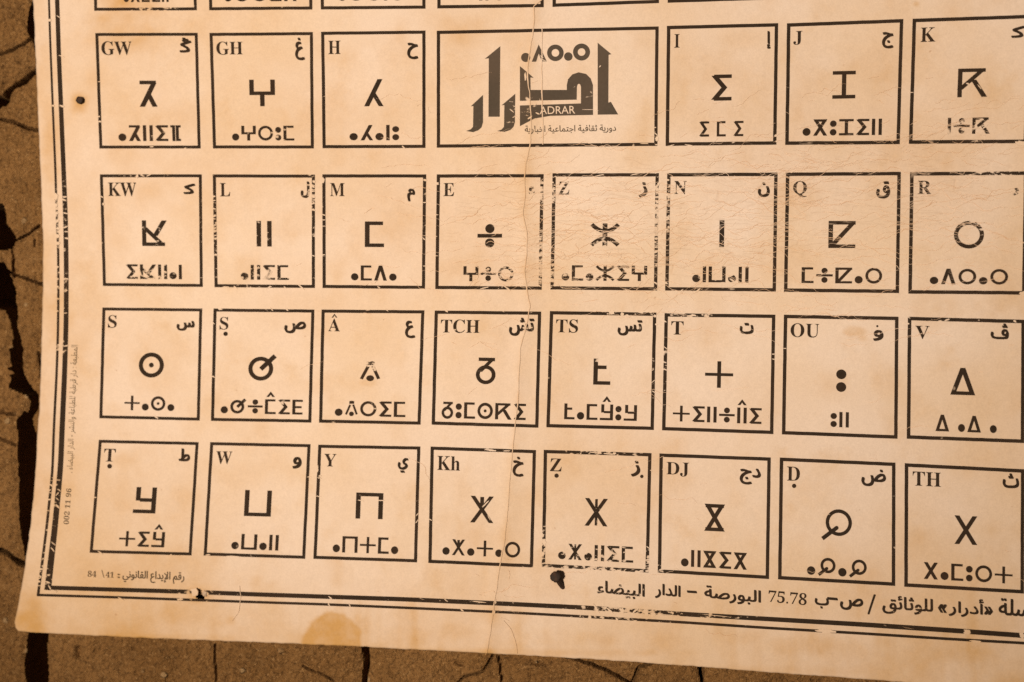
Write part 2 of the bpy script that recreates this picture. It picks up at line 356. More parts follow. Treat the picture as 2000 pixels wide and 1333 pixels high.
# ------------------------------------------------------------------ writing: outlines of the built-in face, Arabic joined here
AR = {'ء': (0xFE80, 1), 'أ': (0xFE83, 2), 'ؤ': (0xFE85, 2), 'إ': (0xFE87, 2), 'ئ': (0xFE89, 4), 'ا': (0xFE8D, 2), 'ب': (0xFE8F, 4), 'ة': (0xFE93, 2),
      'ت': (0xFE95, 4), 'ث': (0xFE99, 4), 'ج': (0xFE9D, 4), 'ح': (0xFEA1, 4), 'خ': (0xFEA5, 4), 'د': (0xFEA9, 2), 'ر': (0xFEAD, 2), 'ز': (0xFEAF, 2),
      'س': (0xFEB1, 4), 'ش': (0xFEB5, 4), 'ص': (0xFEB9, 4), 'ض': (0xFEBD, 4), 'ط': (0xFEC1, 4), 'ع': (0xFEC9, 4), 'غ': (0xFECD, 4), 'ف': (0xFED1, 4),
      'ق': (0xFED5, 4), 'ك': (0xFED9, 4), 'ل': (0xFEDD, 4), 'م': (0xFEE1, 4), 'ن': (0xFEE5, 4), 'ه': (0xFEE9, 4), 'و': (0xFEED, 2), 'ي': (0xFEF1, 4)}
LAMALEF = {'أ': 0xFEF7, 'إ': 0xFEF9, 'ا': 0xFEFB}
def arabic(text):
    out = []; i = 0; prev_joins = False
    while i < len(text):
        ch = text[i]
        if ch not in AR:
            out.append({'«': '»', '»': '«'}.get(ch, ch)); prev_joins = False; i += 1; continue
        if ch == 'ل' and i + 1 < len(text) and text[i + 1] in LAMALEF:
            out.append(chr(LAMALEF[text[i + 1]] + (1 if prev_joins else 0))); prev_joins = False; i += 2; continue
        base, n = AR[ch]
        nxt = n == 4 and i + 1 < len(text) and text[i + 1] in AR and AR[text[i + 1]][1] > 1
        k = (3 if nxt else 1) if (prev_joins and n > 1) else (2 if nxt else 0)
        out.append(chr(base + k)); prev_joins = nxt; i += 1
    return ''.join(reversed(out))
def bold(t):
    return ''.join(chr(0x1D400 + ord(c) - 65) if 'A' <= c <= 'Z' else chr(0x1D41A + ord(c) - 97) if 'a' <= c <= 'z'
                   else chr(0x1D7CE + ord(c) - 48) if c.isdigit() else c for c in t)
_req = {}
def want(text, weight=0.0):
    _req.setdefault((text, weight), None); return (text, weight)
def fetch_writing():
    obs = []
    for (t, wgt) in _req:
        cu = bpy.data.curves.new('lettering', 'FONT'); cu.body = t; cu.size = 1.0; cu.resolution_u = 4; cu.fill_mode = 'NONE'
        o = bpy.data.objects.new('lettering', cu); COL.objects.link(o); obs.append((o, (t, wgt)))
    dg = bpy.context.evaluated_depsgraph_get(); dg.update()
    for o, key in obs:
        e = o.evaluated_get(dg); me = e.to_mesh()
        V = np.zeros(len(me.vertices) * 3, np.float32); me.vertices.foreach_get('co', V); V = V.reshape(-1, 3)[:, :2].astype(float)
        ed = sorted(tuple(sorted(q.vertices)) for q in me.edges)
        e.to_mesh_clear()
        # outlines run in vertex order; the closing edge joins an outline's last vertex to its first
        E = np.array([(q[0], q[1]) if q[1] == q[0] + 1 else (q[1], q[0]) for q in ed])
        two = {}
        for q in ed: two[q[0]] = two.get(q[0], 0) + 1
        A, Bv = V[E[:, 0]], V[E[:, 1]]
        lo, hi = V.min(0), V.max(0); rows = 72 if len(key[0]) < 5 else 60
        pts, quads = [], []
        yy = np.linspace(lo[1], hi[1], rows + 1)
        for y0, y1 in zip(yy[:-1], yy[1:]):
            ym = (y0 + y1) / 2
            m = (A[:, 1] <= ym) != (Bv[:, 1] <= ym)
            a_, b_ = A[m], Bv[m]
            if not len(a_): continue
            sl = (b_[:, 0] - a_[:, 0]) / (b_[:, 1] - a_[:, 1]); xm = a_[:, 0] + (ym - a_[:, 1]) * sl
            mn, mx = np.minimum(a_[:, 0], b_[:, 0]), np.maximum(a_[:, 0], b_[:, 0])
            x0, x1 = np.clip(xm + (y0 - ym) * sl, mn, mx), np.clip(xm + (y1 - ym) * sl, mn, mx)
            wd = np.where(b_[:, 1] > a_[:, 1], 1, -1); o_ = np.argsort(xm); wn = 0; st = None
            for k in o_:
                was = wn; wn += wd[k]
                if was == 0 and wn != 0: st = k
                elif was != 0 and wn == 0:
                    i0 = len(pts); pts += [(x0[st], y0), (x0[k], y0), (x1[k], y1), (x1[st], y1)]; quads.append([i0, i0 + 1, i0 + 2, i0 + 3])
        _req[key] = (np.array(pts), [quads])
    for o, key in obs:
        cu = o.data; bpy.data.objects.remove(o); bpy.data.curves.remove(cu)
def write(ink, key, quad, nib=0.0):
    """set a piece of writing so that its bounds fill quad = bottom-left, bottom-right, top-right, top-left (pixels)"""
    V, isl = _req[key]
    used = sorted({k for fs in isl for f in fs for k in f})
    u = V[used]; lo, hi = u.min(0), u.max(0)
    n = (V - lo) / np.maximum(hi - lo, 1e-6)
    bl, br, tr, tl = [np.array(q, float) for q in quad]
    x, y = n[:, :1], n[:, 1:]
    P = (bl * (1 - x) + br * x) * (1 - y) + (tl * (1 - x) + tr * x) * y
    for (ox, oy) in ([(0, 0)] if not nib else [(0, 0), (.9, .6), (-.9, -.6), (.45, .3), (-.45, -.3), (.35, -.45), (-.35, .45)]):
        ink.poly([(q[0] + ox * nib, q[1] + oy * nib) for q in P], isl[0])
def box_quad(x0, y0, x1, y1, ex=(1, 0), ey=(0, 1)):
    """axis box in pixels sheared to the local print directions"""
    cx, cy = (x0 + x1) / 2, (y0 + y1) / 2; hw, hh = (x1 - x0) / 2, (y1 - y0) / 2
    def q(a, b): return (cx + a * hw * ex[0] + b * hh * ey[0], cy + a * hw * ex[1] + b * hh * ey[1])
    return q(-1, 1), q(1, 1), q(1, -1), q(-1, -1)

# ------------------------------------------------------------------ Tifinagh letters as strokes in a box one unit high
def circ(cx, cy, r, n=28): return [(cx + r * math.cos(2 * math.pi * i / n), cy + r * math.sin(2 * math.pi * i / n)) for i in range(n)]
def glyph(name, v, hz):
    """returns width and a list of (points, faces)"""
    out = []
    def R(x0, y0, x1, y1): out.append(([(x0, y0), (x1, y0), (x1, y1), (x0, y1)], None))
    def D(x0, y0, x1, y1, wx=None):
        k = (wx or v * 1.15) / 2
        out.append(([(x0 - k, y0), (x0 + k, y0), (x1 + k, y1), (x1 - k, y1)], None))
    def Cc(cx, cy, r): out.append((circ(cx, cy, r), None))
    def ring(cx, cy, r, t, n=36):
        a, b_ = circ(cx, cy, r, n), circ(cx, cy, r - t, n)
        out.append((a + b_, [[i, (i + 1) % n, n + (i + 1) % n, n + i] for i in range(n)]))
    def line(x0, y0, x1, y1, t):
        dx, dy = x1 - x0, y1 - y0; l = math.hypot(dx, dy); nx, ny = -dy / l * t / 2, dx / l * t / 2
        out.append(([(x0 + nx, y0 + ny), (x1 + nx, y1 + ny), (x1 - nx, y1 - ny), (x0 - nx, y0 - ny)], None))
    def arc(pts, t):
        p = np.array(pts); d = np.gradient(p, axis=0); d /= np.linalg.norm(d, axis=1)[:, None]
        nn = np.stack([-d[:, 1], d[:, 0]], 1) * t / 2; k = len(p)
        out.append(([tuple(q) for q in p + nn] + [tuple(q) for q in p - nn], [[i, i + 1, k + i + 1, k + i] for i in range(k - 1)]))
    w_ = 0.7
    if name == 'a': Cc(0.24, 0.24, 0.24); w_ = 0.48
    elif name == 'n': R(0, 0, v, 1); w_ = v
    elif name == 'l': R(0, 0, v, 1); R(0.60 - v, 0, 0.60, 1); w_ = 0.60
    elif name == 'm': w_ = 0.72; R(0, 0, v, 1); R(v * .9, 1 - hz, w_ - .04, 1); R(v * .9, 0, w_, hz)
    elif name == 'w': w_ = 1.02; R(0, 0, v, 1); R(w_ - v, 0, w_, 1); R(v * .9, 0, w_ - v * .9, hz)
    elif name == 'y': w_ = 1.02; R(0, 0, v, 1); R(w_ - v, 0, w_, 1); R(v * .9, 1 - hz, w_ - v * .9, 1)
    elif name == 'q': w_ = 1.0; R(0, 0, v, 1); R(v * .9, 1 - hz, w_, 1); R(v * .9, 0, w_, hz); D(v * .75, hz * .6, w_ - v * .62, 1 - hz * .6, v * 1.25)
    elif name == 'j': w_ = 0.86; R(0, 0, w_, hz); R(0, 1 - hz, w_, 1); R(w_ / 2 - v / 2, hz * .9, w_ / 2 + v / 2, 1 - hz * .9)
    elif name == 'i': w_ = 0.78; R(0.1, 1 - hz, w_, 1); R(0.1, 0, w_, hz); D(0.50, 0.5, v * .62, 1 - hz * .3, v * 1.3); D(v * .62, hz * .3, 0.50, 0.5, v * 1.3)
    elif name in ('k', 'kw'):
        w_ = 1.06; R(0, 0, v, 1); R(v * .9, 1 - hz, 0.98, 1); D(v * .5, 0.27, 0.86, 1 - hz * .5, v * 1.35); D(0.96, 0, 0.56, 0.60, v * 1.25)
        if name == 'kw': out[:] = [([(x, 1 - y) for x, y in p], f) for p, f in out]
    elif name == 'gh': w_ = 0.97; R(0, 0.42, v, 1); R(w_ - v, 0.42, w_, 1); R(v * .9, 0.42, w_ - v * .9, 0.42 + hz); R(w_ / 2 - v / 2, 0, w_ / 2 + v / 2, 0.43)
    elif name == 'gw': w_ = 0.72; R(0.02, 1 - hz, 0.68, 1); D(v * .6, 0, 0.60, 1 - hz * .6, v * 1.2); D(0.62, 0, 0.36, 0.50, v * 1.15)
    elif name == 'h': w_ = 0.72; D(v * .6, 0, 0.60, 1, v * 1.1); D(0.64, 0, 0.34, 0.50, v * 1.05)
    elif name == 'e': w_ = 0.98; R(0, 0.50 - hz / 2, w_, 0.50 + hz / 2); Cc(w_ / 2, 0.79, 0.185); Cc(w_ / 2, 0.21, 0.185)
    elif name == 'z':
        w_ = 1.15; m = w_ / 2; R(m - v / 2, 0, m + v / 2, 1)
        arc([(0.04 + (w_ - .08) * i / 12, 0.66 + 0.30 * (2 * i / 12 - 1) ** 2) for i in range(13)], hz * 1.1)
        arc([(0.04 + (w_ - .08) * i / 12, 0.34 - 0.30 * (2 * i / 12 - 1) ** 2) for i in range(13)], hz * 1.1)
    elif name == 'r': ring(0.5, 0.5, 0.5, v * .85); w_ = 1.0
    elif name == 's': ring(0.5, 0.5, 0.5, v * .9); Cc(0.5, 0.5, 0.095); w_ = 1.0
    elif name == 'sd': ring(0.46, 0.46, 0.46, v * .9); line(0.46, 0.44, 0.98, 0.96, v * 1.0); w_ = 1.0
    elif name == 'aa':
        w_ = 0.78; line(0.06, 0.10, 0.31, 0.74, .125); line(0.73, 0.12, 0.49, 0.76, .125); line(0.25, 0.89, 0.55, 0.89, .17); line(0.30, 0.97, 0.50, 0.97, .06); Cc(0.40, 0.15, 0.15)
    elif name == 'tch': w_ = 0.76; R(0.10, 1 - hz, 0.72, 1); D(0.15, 0.44, 0.62, 1 - hz * .5, v * 1.05); ring(0.38, 0.33, 0.375, v * .85); ring(0.38, 0.33, 0.33, v * .2)
    elif name == 'ts': w_ = 0.68; R(0, 0, v, 1); R(v * .9, 0, w_, hz); R(v * .9, 0.60, w_ * .76, 0.60 + hz)
    elif name == 't': w_ = 1.06; R(0, 0.5 - hz * .42, w_, 0.5 + hz * .42); R(w_ / 2 - v * .42, 0, w_ / 2 + v * .42, 1)
    elif name == 'u': w_ = 0.40; Cc(0.2, 0.2, 0.2); Cc(0.2, 0.72, 0.2)
    elif name == 'v': w_ = 0.94; R(v * .4, 0, w_ - v * .4, hz); D(v * .55, 0, w_ / 2, 1, v * 1.1); D(w_ - v * .55, 0, w_ / 2, 1, v * 1.1)
    elif name == 'td': w_ = 0.86; R(0.08, 0.48, 0.08 + v, 1); R(0.08 + v * .9, 0.44, w_ - v * .9, 0.44 + hz); R(w_ - v, 0, w_, 1); R(0, 0, w_ - v * .9, hz)
    elif name in ('th', 'kh', 'zd', 'dj', 'g'):
        w_ = 0.84; v = v * (0.80 if name in ('zd', 'kh') else 0.95); a, b_ = v * .6, w_ - v * .6; D(a, 0, b_, 1, v * 1.2); D(b_, 0, a, 1, v * 1.2)
        if name == 'kh': R(w_ / 2 - v / 2, 0.5, w_ / 2 + v / 2, 0.97)
        if name == 'zd': R(w_ / 2 - v * .36, 0.02, w_ / 2 + v * .36, 0.98)
        if name in ('dj', 'g'): R(a * .5, 1 - hz, w_ - a * .5, 1)
        if name == 'dj': R(a * .5, 0, w_ - a * .5, hz)
    elif name == 'dd': w_ = 1.0; ring(0.57, 0.57, 0.43, v * .8); line(0.50, 0.40, 0.04, 0.03, v * .9); Cc(0.50, 0.40, v * .45)
    elif name == 'f': w_ = 0.62; R(0.10, 0, 0.10 + v * .9, 1); R(0, 1 - hz, 0.11, 1); R(w_ - v * .9 - 0.12, 0, w_ - 0.12, 1); R(w_ - .13, 1 - hz, w_, 1); R(w_ - .13, 0, w_, hz)
    elif name == 'd': w_ = 0.82; D(v * .55, 0, w_ / 2, 1, v * 1.1); D(w_ - v * .55, 0, w_ / 2, 1, v * 1.1)
    elif name == 'E': w_ = 0.68; R(0, 0, v, 1); R(v * .9, 1 - hz, w_, 1); R(v * .9, 0, w_, hz); R(v * .9, 0.5 - hz / 2, w_ * .9, 0.5 + hz / 2)
    elif name == '_': w_ = 0.30
    return w_, out
def fit_pieces(ink, pieces, quad, fixed_h=False):
    allp = np.array([p for pc, _ in pieces for p in pc]); lo, hi = allp.min(0), allp.max(0)
    if fixed_h: lo[1], hi[1] = 0.0, 1.0
    bl, br, tr, tl = [np.array(q, float) for q in quad]
    for pc, fs in pieces:
        n = (np.array(pc) - lo) / (hi - lo); x, y = n[:, :1], n[:, 1:]
        P = (bl * (1 - x) + br * x) * (1 - y) + (tl * (1 - x) + tr * x) * y
        ink.poly([tuple(q) for q in P], fs)
def word(text, v=0.20, hz=0.145):
    x = 0; pieces = []
    for tok in text.split():
        hat = tok.endswith('^'); nm = tok.rstrip('^')
        gw, pc = glyph(nm, v, hz)
        for p, f in pc: pieces.append(([(a + x, b_) for a, b_ in p], f))
        if hat:
            m = x + gw / 2
            pieces.append(([(m - .29, 1.15), (m - .11, 1.15), (m + .0, 1.31), (m + .0, 1.52)], None))
            pieces.append(([(m + .29, 1.15), (m + .11, 1.15), (m + .0, 1.31), (m + .0, 1.52)], None))
        x += gw + 0.15
    return pieces

# ------------------------------------------------------------------ the sheet's contents (photograph pixels; corners are the frames' outer corners)
# key: corners TL TR BR BL | Latin text, box | Arabic, box | big sign, box | word, box
B = {
 'GW': ([(186,65),(386,64.5),(392,290.5),(194,290.5)], ('GW',198,81,257,108), ('\uFBD5',350,73,375,104), ('gw',272,158,307,209), ('a gw l i f',231,245,353,276)),
 'GH': ([(409,64.7),(611,63),(613,290.5),(416,290.5)], ('GH',422.5,81.5,474,107.5), ('غ',576,73,596,119), ('gh',487,156,537,208), ('a gh r u m',453,246,574.5,275)),
 'H': ([(627,62.5),(831,60),(831,289.5),(630,290)], ('H',641,80,665,106), ('ح',795,83,817.5,117), ('h',711,155,749,208), ('a h a n u',682.5,244.5,779.5,274.5)),
 'I': ([(1302.5,51),(1520,45.5),(1516.5,283),(1300,285.5)], ('I',1317,67,1327.5,93.5), ('إ',1498,60,1506,97), ('i',1389,146,1429,197), ('i _ m _ i',1365.5,237,1452,267)),
 'J': ([(1537,46),(1764.5,37.5),(1757.5,282),(1533.5,283.5)], ('J',1549.5,61,1567.5,88), ('ج',1722.5,62,1746,96), ('j',1626,139,1671,193), ('a g u j i l',1567.5,233,1722.5,265)),
 'K': ([(1782.5,37),(2016,29),(2006,280),(1775,281.5)], ('K',1798,54,1827.5,82), ('\uFEDB',1975,50,2004,75), ('k',1869,134,1929,190), ('n e k',1851,230,1934,262)),
 'KW': ([(195,341),(394,341),(396,561),(201,559)], ('KW',211,357,266,384), ('\uFEDB',358,358,382.5,380.5), ('kw',276,431,326,481), ('i kw l a n',246,517,355,545.5)),
 'L': ([(415.5,341),(615,341.5),(615,563),(419,561.5)], ('L',429.5,358,449.5,384), ('ل',587,354,605,388), ('l',501,432,530.5,482), ('a l i m',470,518,564,547)),
 'M': ([(629.5,341),(832.5,341),(830,565),(630,563)], ('M',644.5,358,673,383.5), ('م',795,368,811,395), ('m',712.5,433,750,483), ('a m d a',685.5,519,774.5,548.5)),
 'E': ([(853,341),(1062,340.5),(1058,566.5),(850,565)], ('E',866,358,887,383.5), ('ء',1032,364,1045,380.5), ('e',932.5,438,980.5,484), ('gh e r',905,520.5,1003,550)),
 'Z': ([(1079,339),(1287,338.5),(1283.5,568),(1075,566)], ('Z',1091,355,1112,380.5), ('ز',1247,355.5,1265,387), ('z',1152.5,436,1210.5,482), ('a m a z i gh',1097,519,1264,549)),
 'N': ([(1303,338.5),(1519,337.5),(1515.5,570),(1299,568)], ('N',1317,354,1341,380), ('ن',1480,356,1504,386), ('n',1405,430,1414.5,483), ('a n w a l',1352,521,1462,552)),
 'Q': ([(1535,337.5),(1759.5,336),(1756,573),(1531,570.5)], ('Q',1549,354,1576,385.5), ('ق',1711,353.5,1739,389), ('q',1618,432,1671,485), ('m e q a r',1565.5,523,1723,554)),
 'R': ([(1777.5,336.5),(2007,335),(2003,576),(1774,574)], ('R',1792.5,353.5,1819,379.5), ('ر',1971,366,1991,384), ('r',1863,432,1922,486), ('a d r a r',1816,525.5,1969,556)),
 'S': ([(200,601),(395,603),(390,822),(194,817.5)], ('S',211,616,228,641), ('س',344.5,626,380.5,647.5), ('s',271,689,320,738), ('t a s a',243,774,340.5,802.5)),
 'S.': ([(417,603),(614,605),(608,826),(412,822.5)], ('S',429,619.5,446,644.5), ('ص',555,627.5,598,652.5), ('sd',485,692,540,744), ('a sd e m^ i E',431,780,591,809)),
 'A^': ([(628,605),(829,606.5),(821.5,830),(623,826)], ('A',641,622.5,664,647.5), ('ع',791,626,812,662), ('aa',703,706,743,745), ('a aa r i m',654,784,792,814)),
 'TCH': ([(849,607),(1057,609),(1051.5,836),(843,830)], ('TCH',861,624.5,937,651), ('تش',994,620,1044,657.5), ('tch',929.5,699,968,751), ('tch u m s k i',862.5,787,1027,819)),
 'TS': ([(1074,608),(1282,611),(1277,840.5),(1067,835)], ('TS',1086,624,1129,650.5), ('تس',1206,624.5,1255,657), ('ts',1159,701,1192.5,752), ('ts a m td^ u td',1102,790,1244,821)),
 'T': ([(1298,612),(1514.5,615),(1510.5,848.5),(1293,841)], ('T',1311,628,1335,654), ('ت',1444.5,630,1472.5,654), ('t',1377,706,1432,758), ('t i l e l^ i',1314,795,1487.5,826)),
 'OU': ([(1531,615),(1755,619),(1753,857.5),(1527,849)], ('OU',1544,632,1600,659.5), ('و',1705,644,1726,667.5), ('u',1633,722,1653,766), ('u l',1622,805,1658,835)),
 'V': ([(1773,619),(2002,625),(2000.5,866),(1771,857.5)], ('V',1787.5,637,1815.5,662.5), ('\uFB6A',1934.5,631,1971,664), ('v',1856,719,1905,772), ('v _ a v _ a',1827,812,1947,844.5)),
 'T.': ([(193,859.5),(388,864),(374,1085.5),(175,1080)], ('T',203,877,225.5,902), ('ط',349,875.5,372,902.5), ('td',261,952,305,1003), ('t i td^',232.5,1038.5,321.5,1068.5)),
 'W': ([(410.5,864),(606.5,868),(596,1092),(397.5,1085.5)], ('W',422,882,453,907), ('و',571,892,589.5,917), ('w',477.5,958,530,1009), ('a w a l',452,1044,544,1074.5)),
 'Y': ([(621.5,869),(821,872.5),(814.5,1099),(612,1092)], ('Y',633,887,656.5,911.5), ('ي',776.5,894,798,925), ('y',695,963,748,1014), ('a y t m a',650,1049,778,1081)),
 'Kh': ([(841,872.5),(1047,879.5),(1041,1109),(836.5,1100)], ('Kh',854,891.5,898.5,919), ('خ',1001,891.5,1023.5,932.5), ('kh',918.5,969.5,964,1021.5), ('a kh a t a r',864,1056,1016,1087)),
 'Z.': ([(1062,879),(1272.5,885.5),(1267,1119),(1058,1108)], ('Z',1074,896,1097,921), ('ز',1232,899.5,1251,932.5), ('zd',1142,974,1187,1028), ('a zd a l i m',1090,1065,1237,1096)),
 'DJ': ([(1288,886),(1505.5,894),(1502,1131.5),(1284.5,1119)], ('DJ',1301.5,903.5,1346,931), ('دج',1444.5,914,1486.5,948), ('dj',1375.5,985,1416,1038), ('a l dj i g',1330,1077,1459,1110)),
 'D.': ([(1523,894),(1749,904),(1748.5,1145),(1519.5,1132)], ('D',1537,912,1562.5,939.5), ('ض',1682,916,1731,951.5), ('dd',1604,995,1664,1057), ('a dd a dd',1576,1091,1693,1126)),
 'TH': ([(1767,905),(2001,917),(2000,1160),(1766,1146.5)], ('TH',1782.5,922.5,1838,950), ('ث',1958,924,1991,955), ('th',1864,1008,1909,1064), ('th a m u r t',1804,1103,1978,1136)),
 'logo': ([(853,60.5),(1286.5,52),(1284,285.5),(853,289)], None, None, None, None),
 'top1': ([(178,-205),(380,-206),(384.5,20.5),(184,21.5)], None, None, None, ('a th m i l',241,-24,329,4.5)),
 'top2': ([(404,-206),(608,-207),(610,19),(408.5,20.5)], None, None, None, ('a r r i d',438,-26,579,3)),
 'top3': ([(625,-207),(830,-209),(831,17.5),(626.5,19)], None, None, None, ('a r r n r',661,-27,791,1.5)),
 'top4': ([(853,-209),(1064,-213),(1062,14.5),(854,17)], None, None, None, ('l _ n',936,-28,978,1)),
 'top5': ([(1081,-213),(1291,-222),(1287,6.5),(1079,14)], None, None, None, None),
 'top6': ([(1306,-222),(1527,-232),(1522,-1),(1304,6)], None, None, None, None),
}
for k, (cs, la, ar, big, wd) in B.items():
    if la: want(bold(la[0]))
    if ar: want(arabic(ar[0]), 0.0)
PRINTED = [  # name, text, weight, quad BL BR TR TL, label
 ('publisher_line', [
    (arabic('البيضاء'), .008, [(1167,1163),(1258,1172),(1259,1142),(1168,1134)]), (arabic('الدار'), .008, [(1280,1168),(1328,1173),(1329,1145),(1281,1140)]),
    ('-', .01, [(1343,1157.5),(1360,1158.5),(1360,1155.5),(1343,1154.5)]), (arabic('البورصة'), .008, [(1376,1174),(1485,1184),(1486,1154),(1377,1144)]),
    (bold('75.78'), 0, [(1500,1176),(1575,1183),(1576.5,1159.5),(1501.5,1153)]), (arabic('ب'), .010, [(1592,1187),(1617,1190),(1618,1170),(1593,1167)]),
    ('-', .01, [(1617,1171),(1635,1172.5),(1635,1169),(1617,1167.5)]), (arabic('ص'), .010, [(1641.5,1190),(1684,1194),(1685,1171),(1642.5,1168)]),
    ('/', .006, [(1695,1200),(1704,1200.5),(1710,1162),(1700,1161.5)]), (arabic('للوثائق'), .008, [(1724,1198),(1821,1204),(1822,1170),(1725,1163)]),
    ('\u00ab', .012, [(1833,1196),(1848,1197),(1848.5,1182),(1833.5,1181)]), (arabic('أدرار'), .008, [(1853.5,1203),(1920,1208),(1921,1172),(1854.5,1167)]),
    ('\u00bb', .012, [(1923,1200),(1938,1201),(1938.5,1187),(1923.5,1186)]), (arabic('سلسلة'), .008, [(1951,1201),(2060,1208),(2061,1176),(1952,1169)])]),
 ('deposit_line', [
    (bold('84'), 0, [(171,1127),(188,1128),(188.5,1115.5),(171.5,1115)]), ('\\', .006, [(200.5,1128.5),(203.5,1128.6),(201,1114),(198.5,1114)]),
    (bold('41'), 0, [(206,1128.5),(222,1129),(222.5,1117.5),(206.5,1117)]), (':', .012, [(230,1129),(233.5,1129),(233.5,1121.5),(230,1121.5)]),
    (arabic('رقم الإيداع القانوني'), .006, [(239,1137),(359,1142),(360,1118.5),(240,1114)])]),
 ('printer_line', [
    (arabic('المطبعة : دار قرطبة للطباعة والنشر - الدار البيضاء .'), .006, [(144,924),(155,675),(139,674),(130,923)])]),
 ('edition_number', [(bold('002 11 96'), 0, [(134,1025),(139.5,955),(129.5,954),(123.5,1024)])]),
]
for _, its in PRINTED:
    for t, wg, q in its: want(t, 0.0)
CAPTION = want(arabic('دورية ثقافية اجتماعية اخبارية'), 0.0)
ADRAR = want('ADRAR', 0.0)
fetch_writing()

# ------------------------------------------------------------------ mud wall behind (one surface, clefts and joints are its relief)
YW = 0.0055
def wpt(p): q = on_plane(np.array([p[0]], float), np.array([p[1]], float), YW)[0]; return q[0], q[2]
CRACKS = [  # polyline in pixels, half width px, depth m, softness
 ([(66,132),(48,145),(34,155),(18,165),(6,178),(-2,195),(-20,210)], 5.5, 0.022), ([(60,70),(40,82),(24,90),(-2,101),(-30,110)], 2.6, 0.012),
 ([(-10,231),(20,236),(42,246),(58,251),(85,257)], 2.2, 0.010), ([(-20,190),(-2,196),(4,188)], 7, 0.03),
  ([(20,470),(34,464),(50,456),(70,441)], 2.4, 0.010),
 ([(16,484),(19,505),(22,540)], 2.0, 0.008), ([(10,528),(26,536),(45,543),(62,550),(84,557),(110,560)], 2.4, 0.010),
 ([(-20,1075),(8,1083),(26,1096),(50,1108)], 5, 0.022), ([(-30,845),(0,860),(24,870)], 2, 0.007),
 ([(712,1200),(713,1268),(716,1290),(711,1320),(708,1345),(712,1420)], 4.6, 0.022), ([(713,1262),(714,1285)], 7.0, 0.02),
 ([(966,1270),(958,1290),(950,1302),(940,1316),(905,1326),(885,1345)], 1.9, 0.009), ([(972,1285),(976,1310),(979,1345)], 1.6, 0.007),
 ([(1085,1270),(1105,1284),(1140,1296),(1180,1312),(1225,1336),(1270,1370)], 2.6, 0.012), ([(1290,1290),(1268,1301),(1248,1308),(1240,1322),(1232,1345)], 2.2, 0.010),
 ([(1366,1290),(1370,1310),(1376,1345),(1380,1400)], 5.0, 0.018), ([(418,1262),(416,1290),(419,1312),(418,1345)], 1.6, 0.005), ([(590,1305),(620,1318),(650,1334)], 2.2, 0.006),
 ([(74,690),(78,735)], 3.2, 0.006), ([(66,470),(64,480)], 3, 0.004), ([(1040,1300),(1062,1302)], 2.0, 0.003), ([(890,1298),(902,1304)], 4.0, 0.004),
 ([(148,1270),(150,1284)], 7.0, 0.0035), ([(462,1262),(466,1274)], 8.0, -0.0025), ([(350,1300),(354,1304)], 3, -0.002), ([(1700,1305),(1760,1330),(1900,1350)], 3, 0.01),
 ([(388,1150),(390,1164)], 8.0, 0.03)]
GAPS = [  # outlines in pixels, depth m: open joints and lost corners
 ([(58,-340),(58,0),(50,20),(45,40),(48,60),(58,85),(64,110),(66,135),(74,150),(95,150),(95,-340)], 0.050),
 ([(-90,395),(0,398),(4,420),(8,440),(20,455),(27,466),(22,478),(12,486),(4,489),(-90,500)], 0.050),
 ([(-90,505),(0,515),(9,535),(22,565),(29,600),(32,650),(38,700),(42,730),(56,752),(70,772),(69,790),(60,806),(54,818),(46,812),(48,800),(56,785),(50,772),(30,765),(14,758),(8,700),(2,640),(-8,600),(-90,590)], 0.070),
 ([(-90,596),(-4,604),(4,650),(8,705),(14,760),(22,782),(22,815),(-90,800)], 0.007),
 ([(50,808),(58,830),(66,870),(67,920),(66,950),(62,1000),(54,1045),(50,1080),(70,1110),(90,1180),(86,1240),(88,1290),(87,1340),(92,1600),(40,1600),(46,1340),(45,1290),(50,1230),(45,1150),(44,1100),(40,1050),(34,1000),(30,950),(28,900),(30,850),(26,822),(38,806)], 0.070)]
TOPL = on_plane(np.array([-330.]), np.array([-260.]), YW)[0]; BOTR = on_plane(np.array([2300.]), np.array([1560.]), YW)[0]
XS = on_plane(np.array([130.]), np.array([900.]), YW)[0][0]; ZS = on_plane(np.array([800.]), np.array([1215.]), YW)[0][2]
XL = on_plane(np.array([-60.]), np.array([900.]), YW)[0][0]
xs = np.concatenate([np.arange(TOPL[0] - 0.25, TOPL[0] - 0.002, 0.004), np.arange(TOPL[0], XL, 0.0012), np.arange(XL, XS, 0.00042), np.arange(XS, BOTR[0], 0.00072), np.arange(BOTR[0] + 0.003, BOTR[0] + 0.35, 0.004)])
zs = np.concatenate([np.arange(BOTR[2] - 0.35, BOTR[2] - 0.002, 0.004), np.arange(BOTR[2], ZS, 0.00048), np.arange(ZS, TOPL[2], 0.00075), np.arange(TOPL[2] + 0.003, TOPL[2] + 0.25, 0.004)])
X, Z = np.meshgrid(xs, zs)
wob = 0.0016 * (fbm(X * 130, Z * 130, 41, 4) - 0.5) * 2; wob2 = 0.0016 * (fbm(X * 130 + 77, Z * 130 + 31, 43, 4) - 0.5) * 2
relief = 0.0034 * (fbm(X * 22, Z * 22, 51, 3) - 0.5) + 0.0020 * (fbm(X * 110, Z * 110, 57, 3) - 0.5) + 0.0020 * (fbm(X * 420, Z * 420, 59, 3) - 0.5)
wobs, wobs2 = 0.0024 * (fbm(X * 90, Z * 90, 45, 2) - 0.5), 0.0010 * (fbm(X * 70 + 9, Z * 70, 47, 1) - 0.5)
depth = np.zeros_like(X); SC = 0.000247
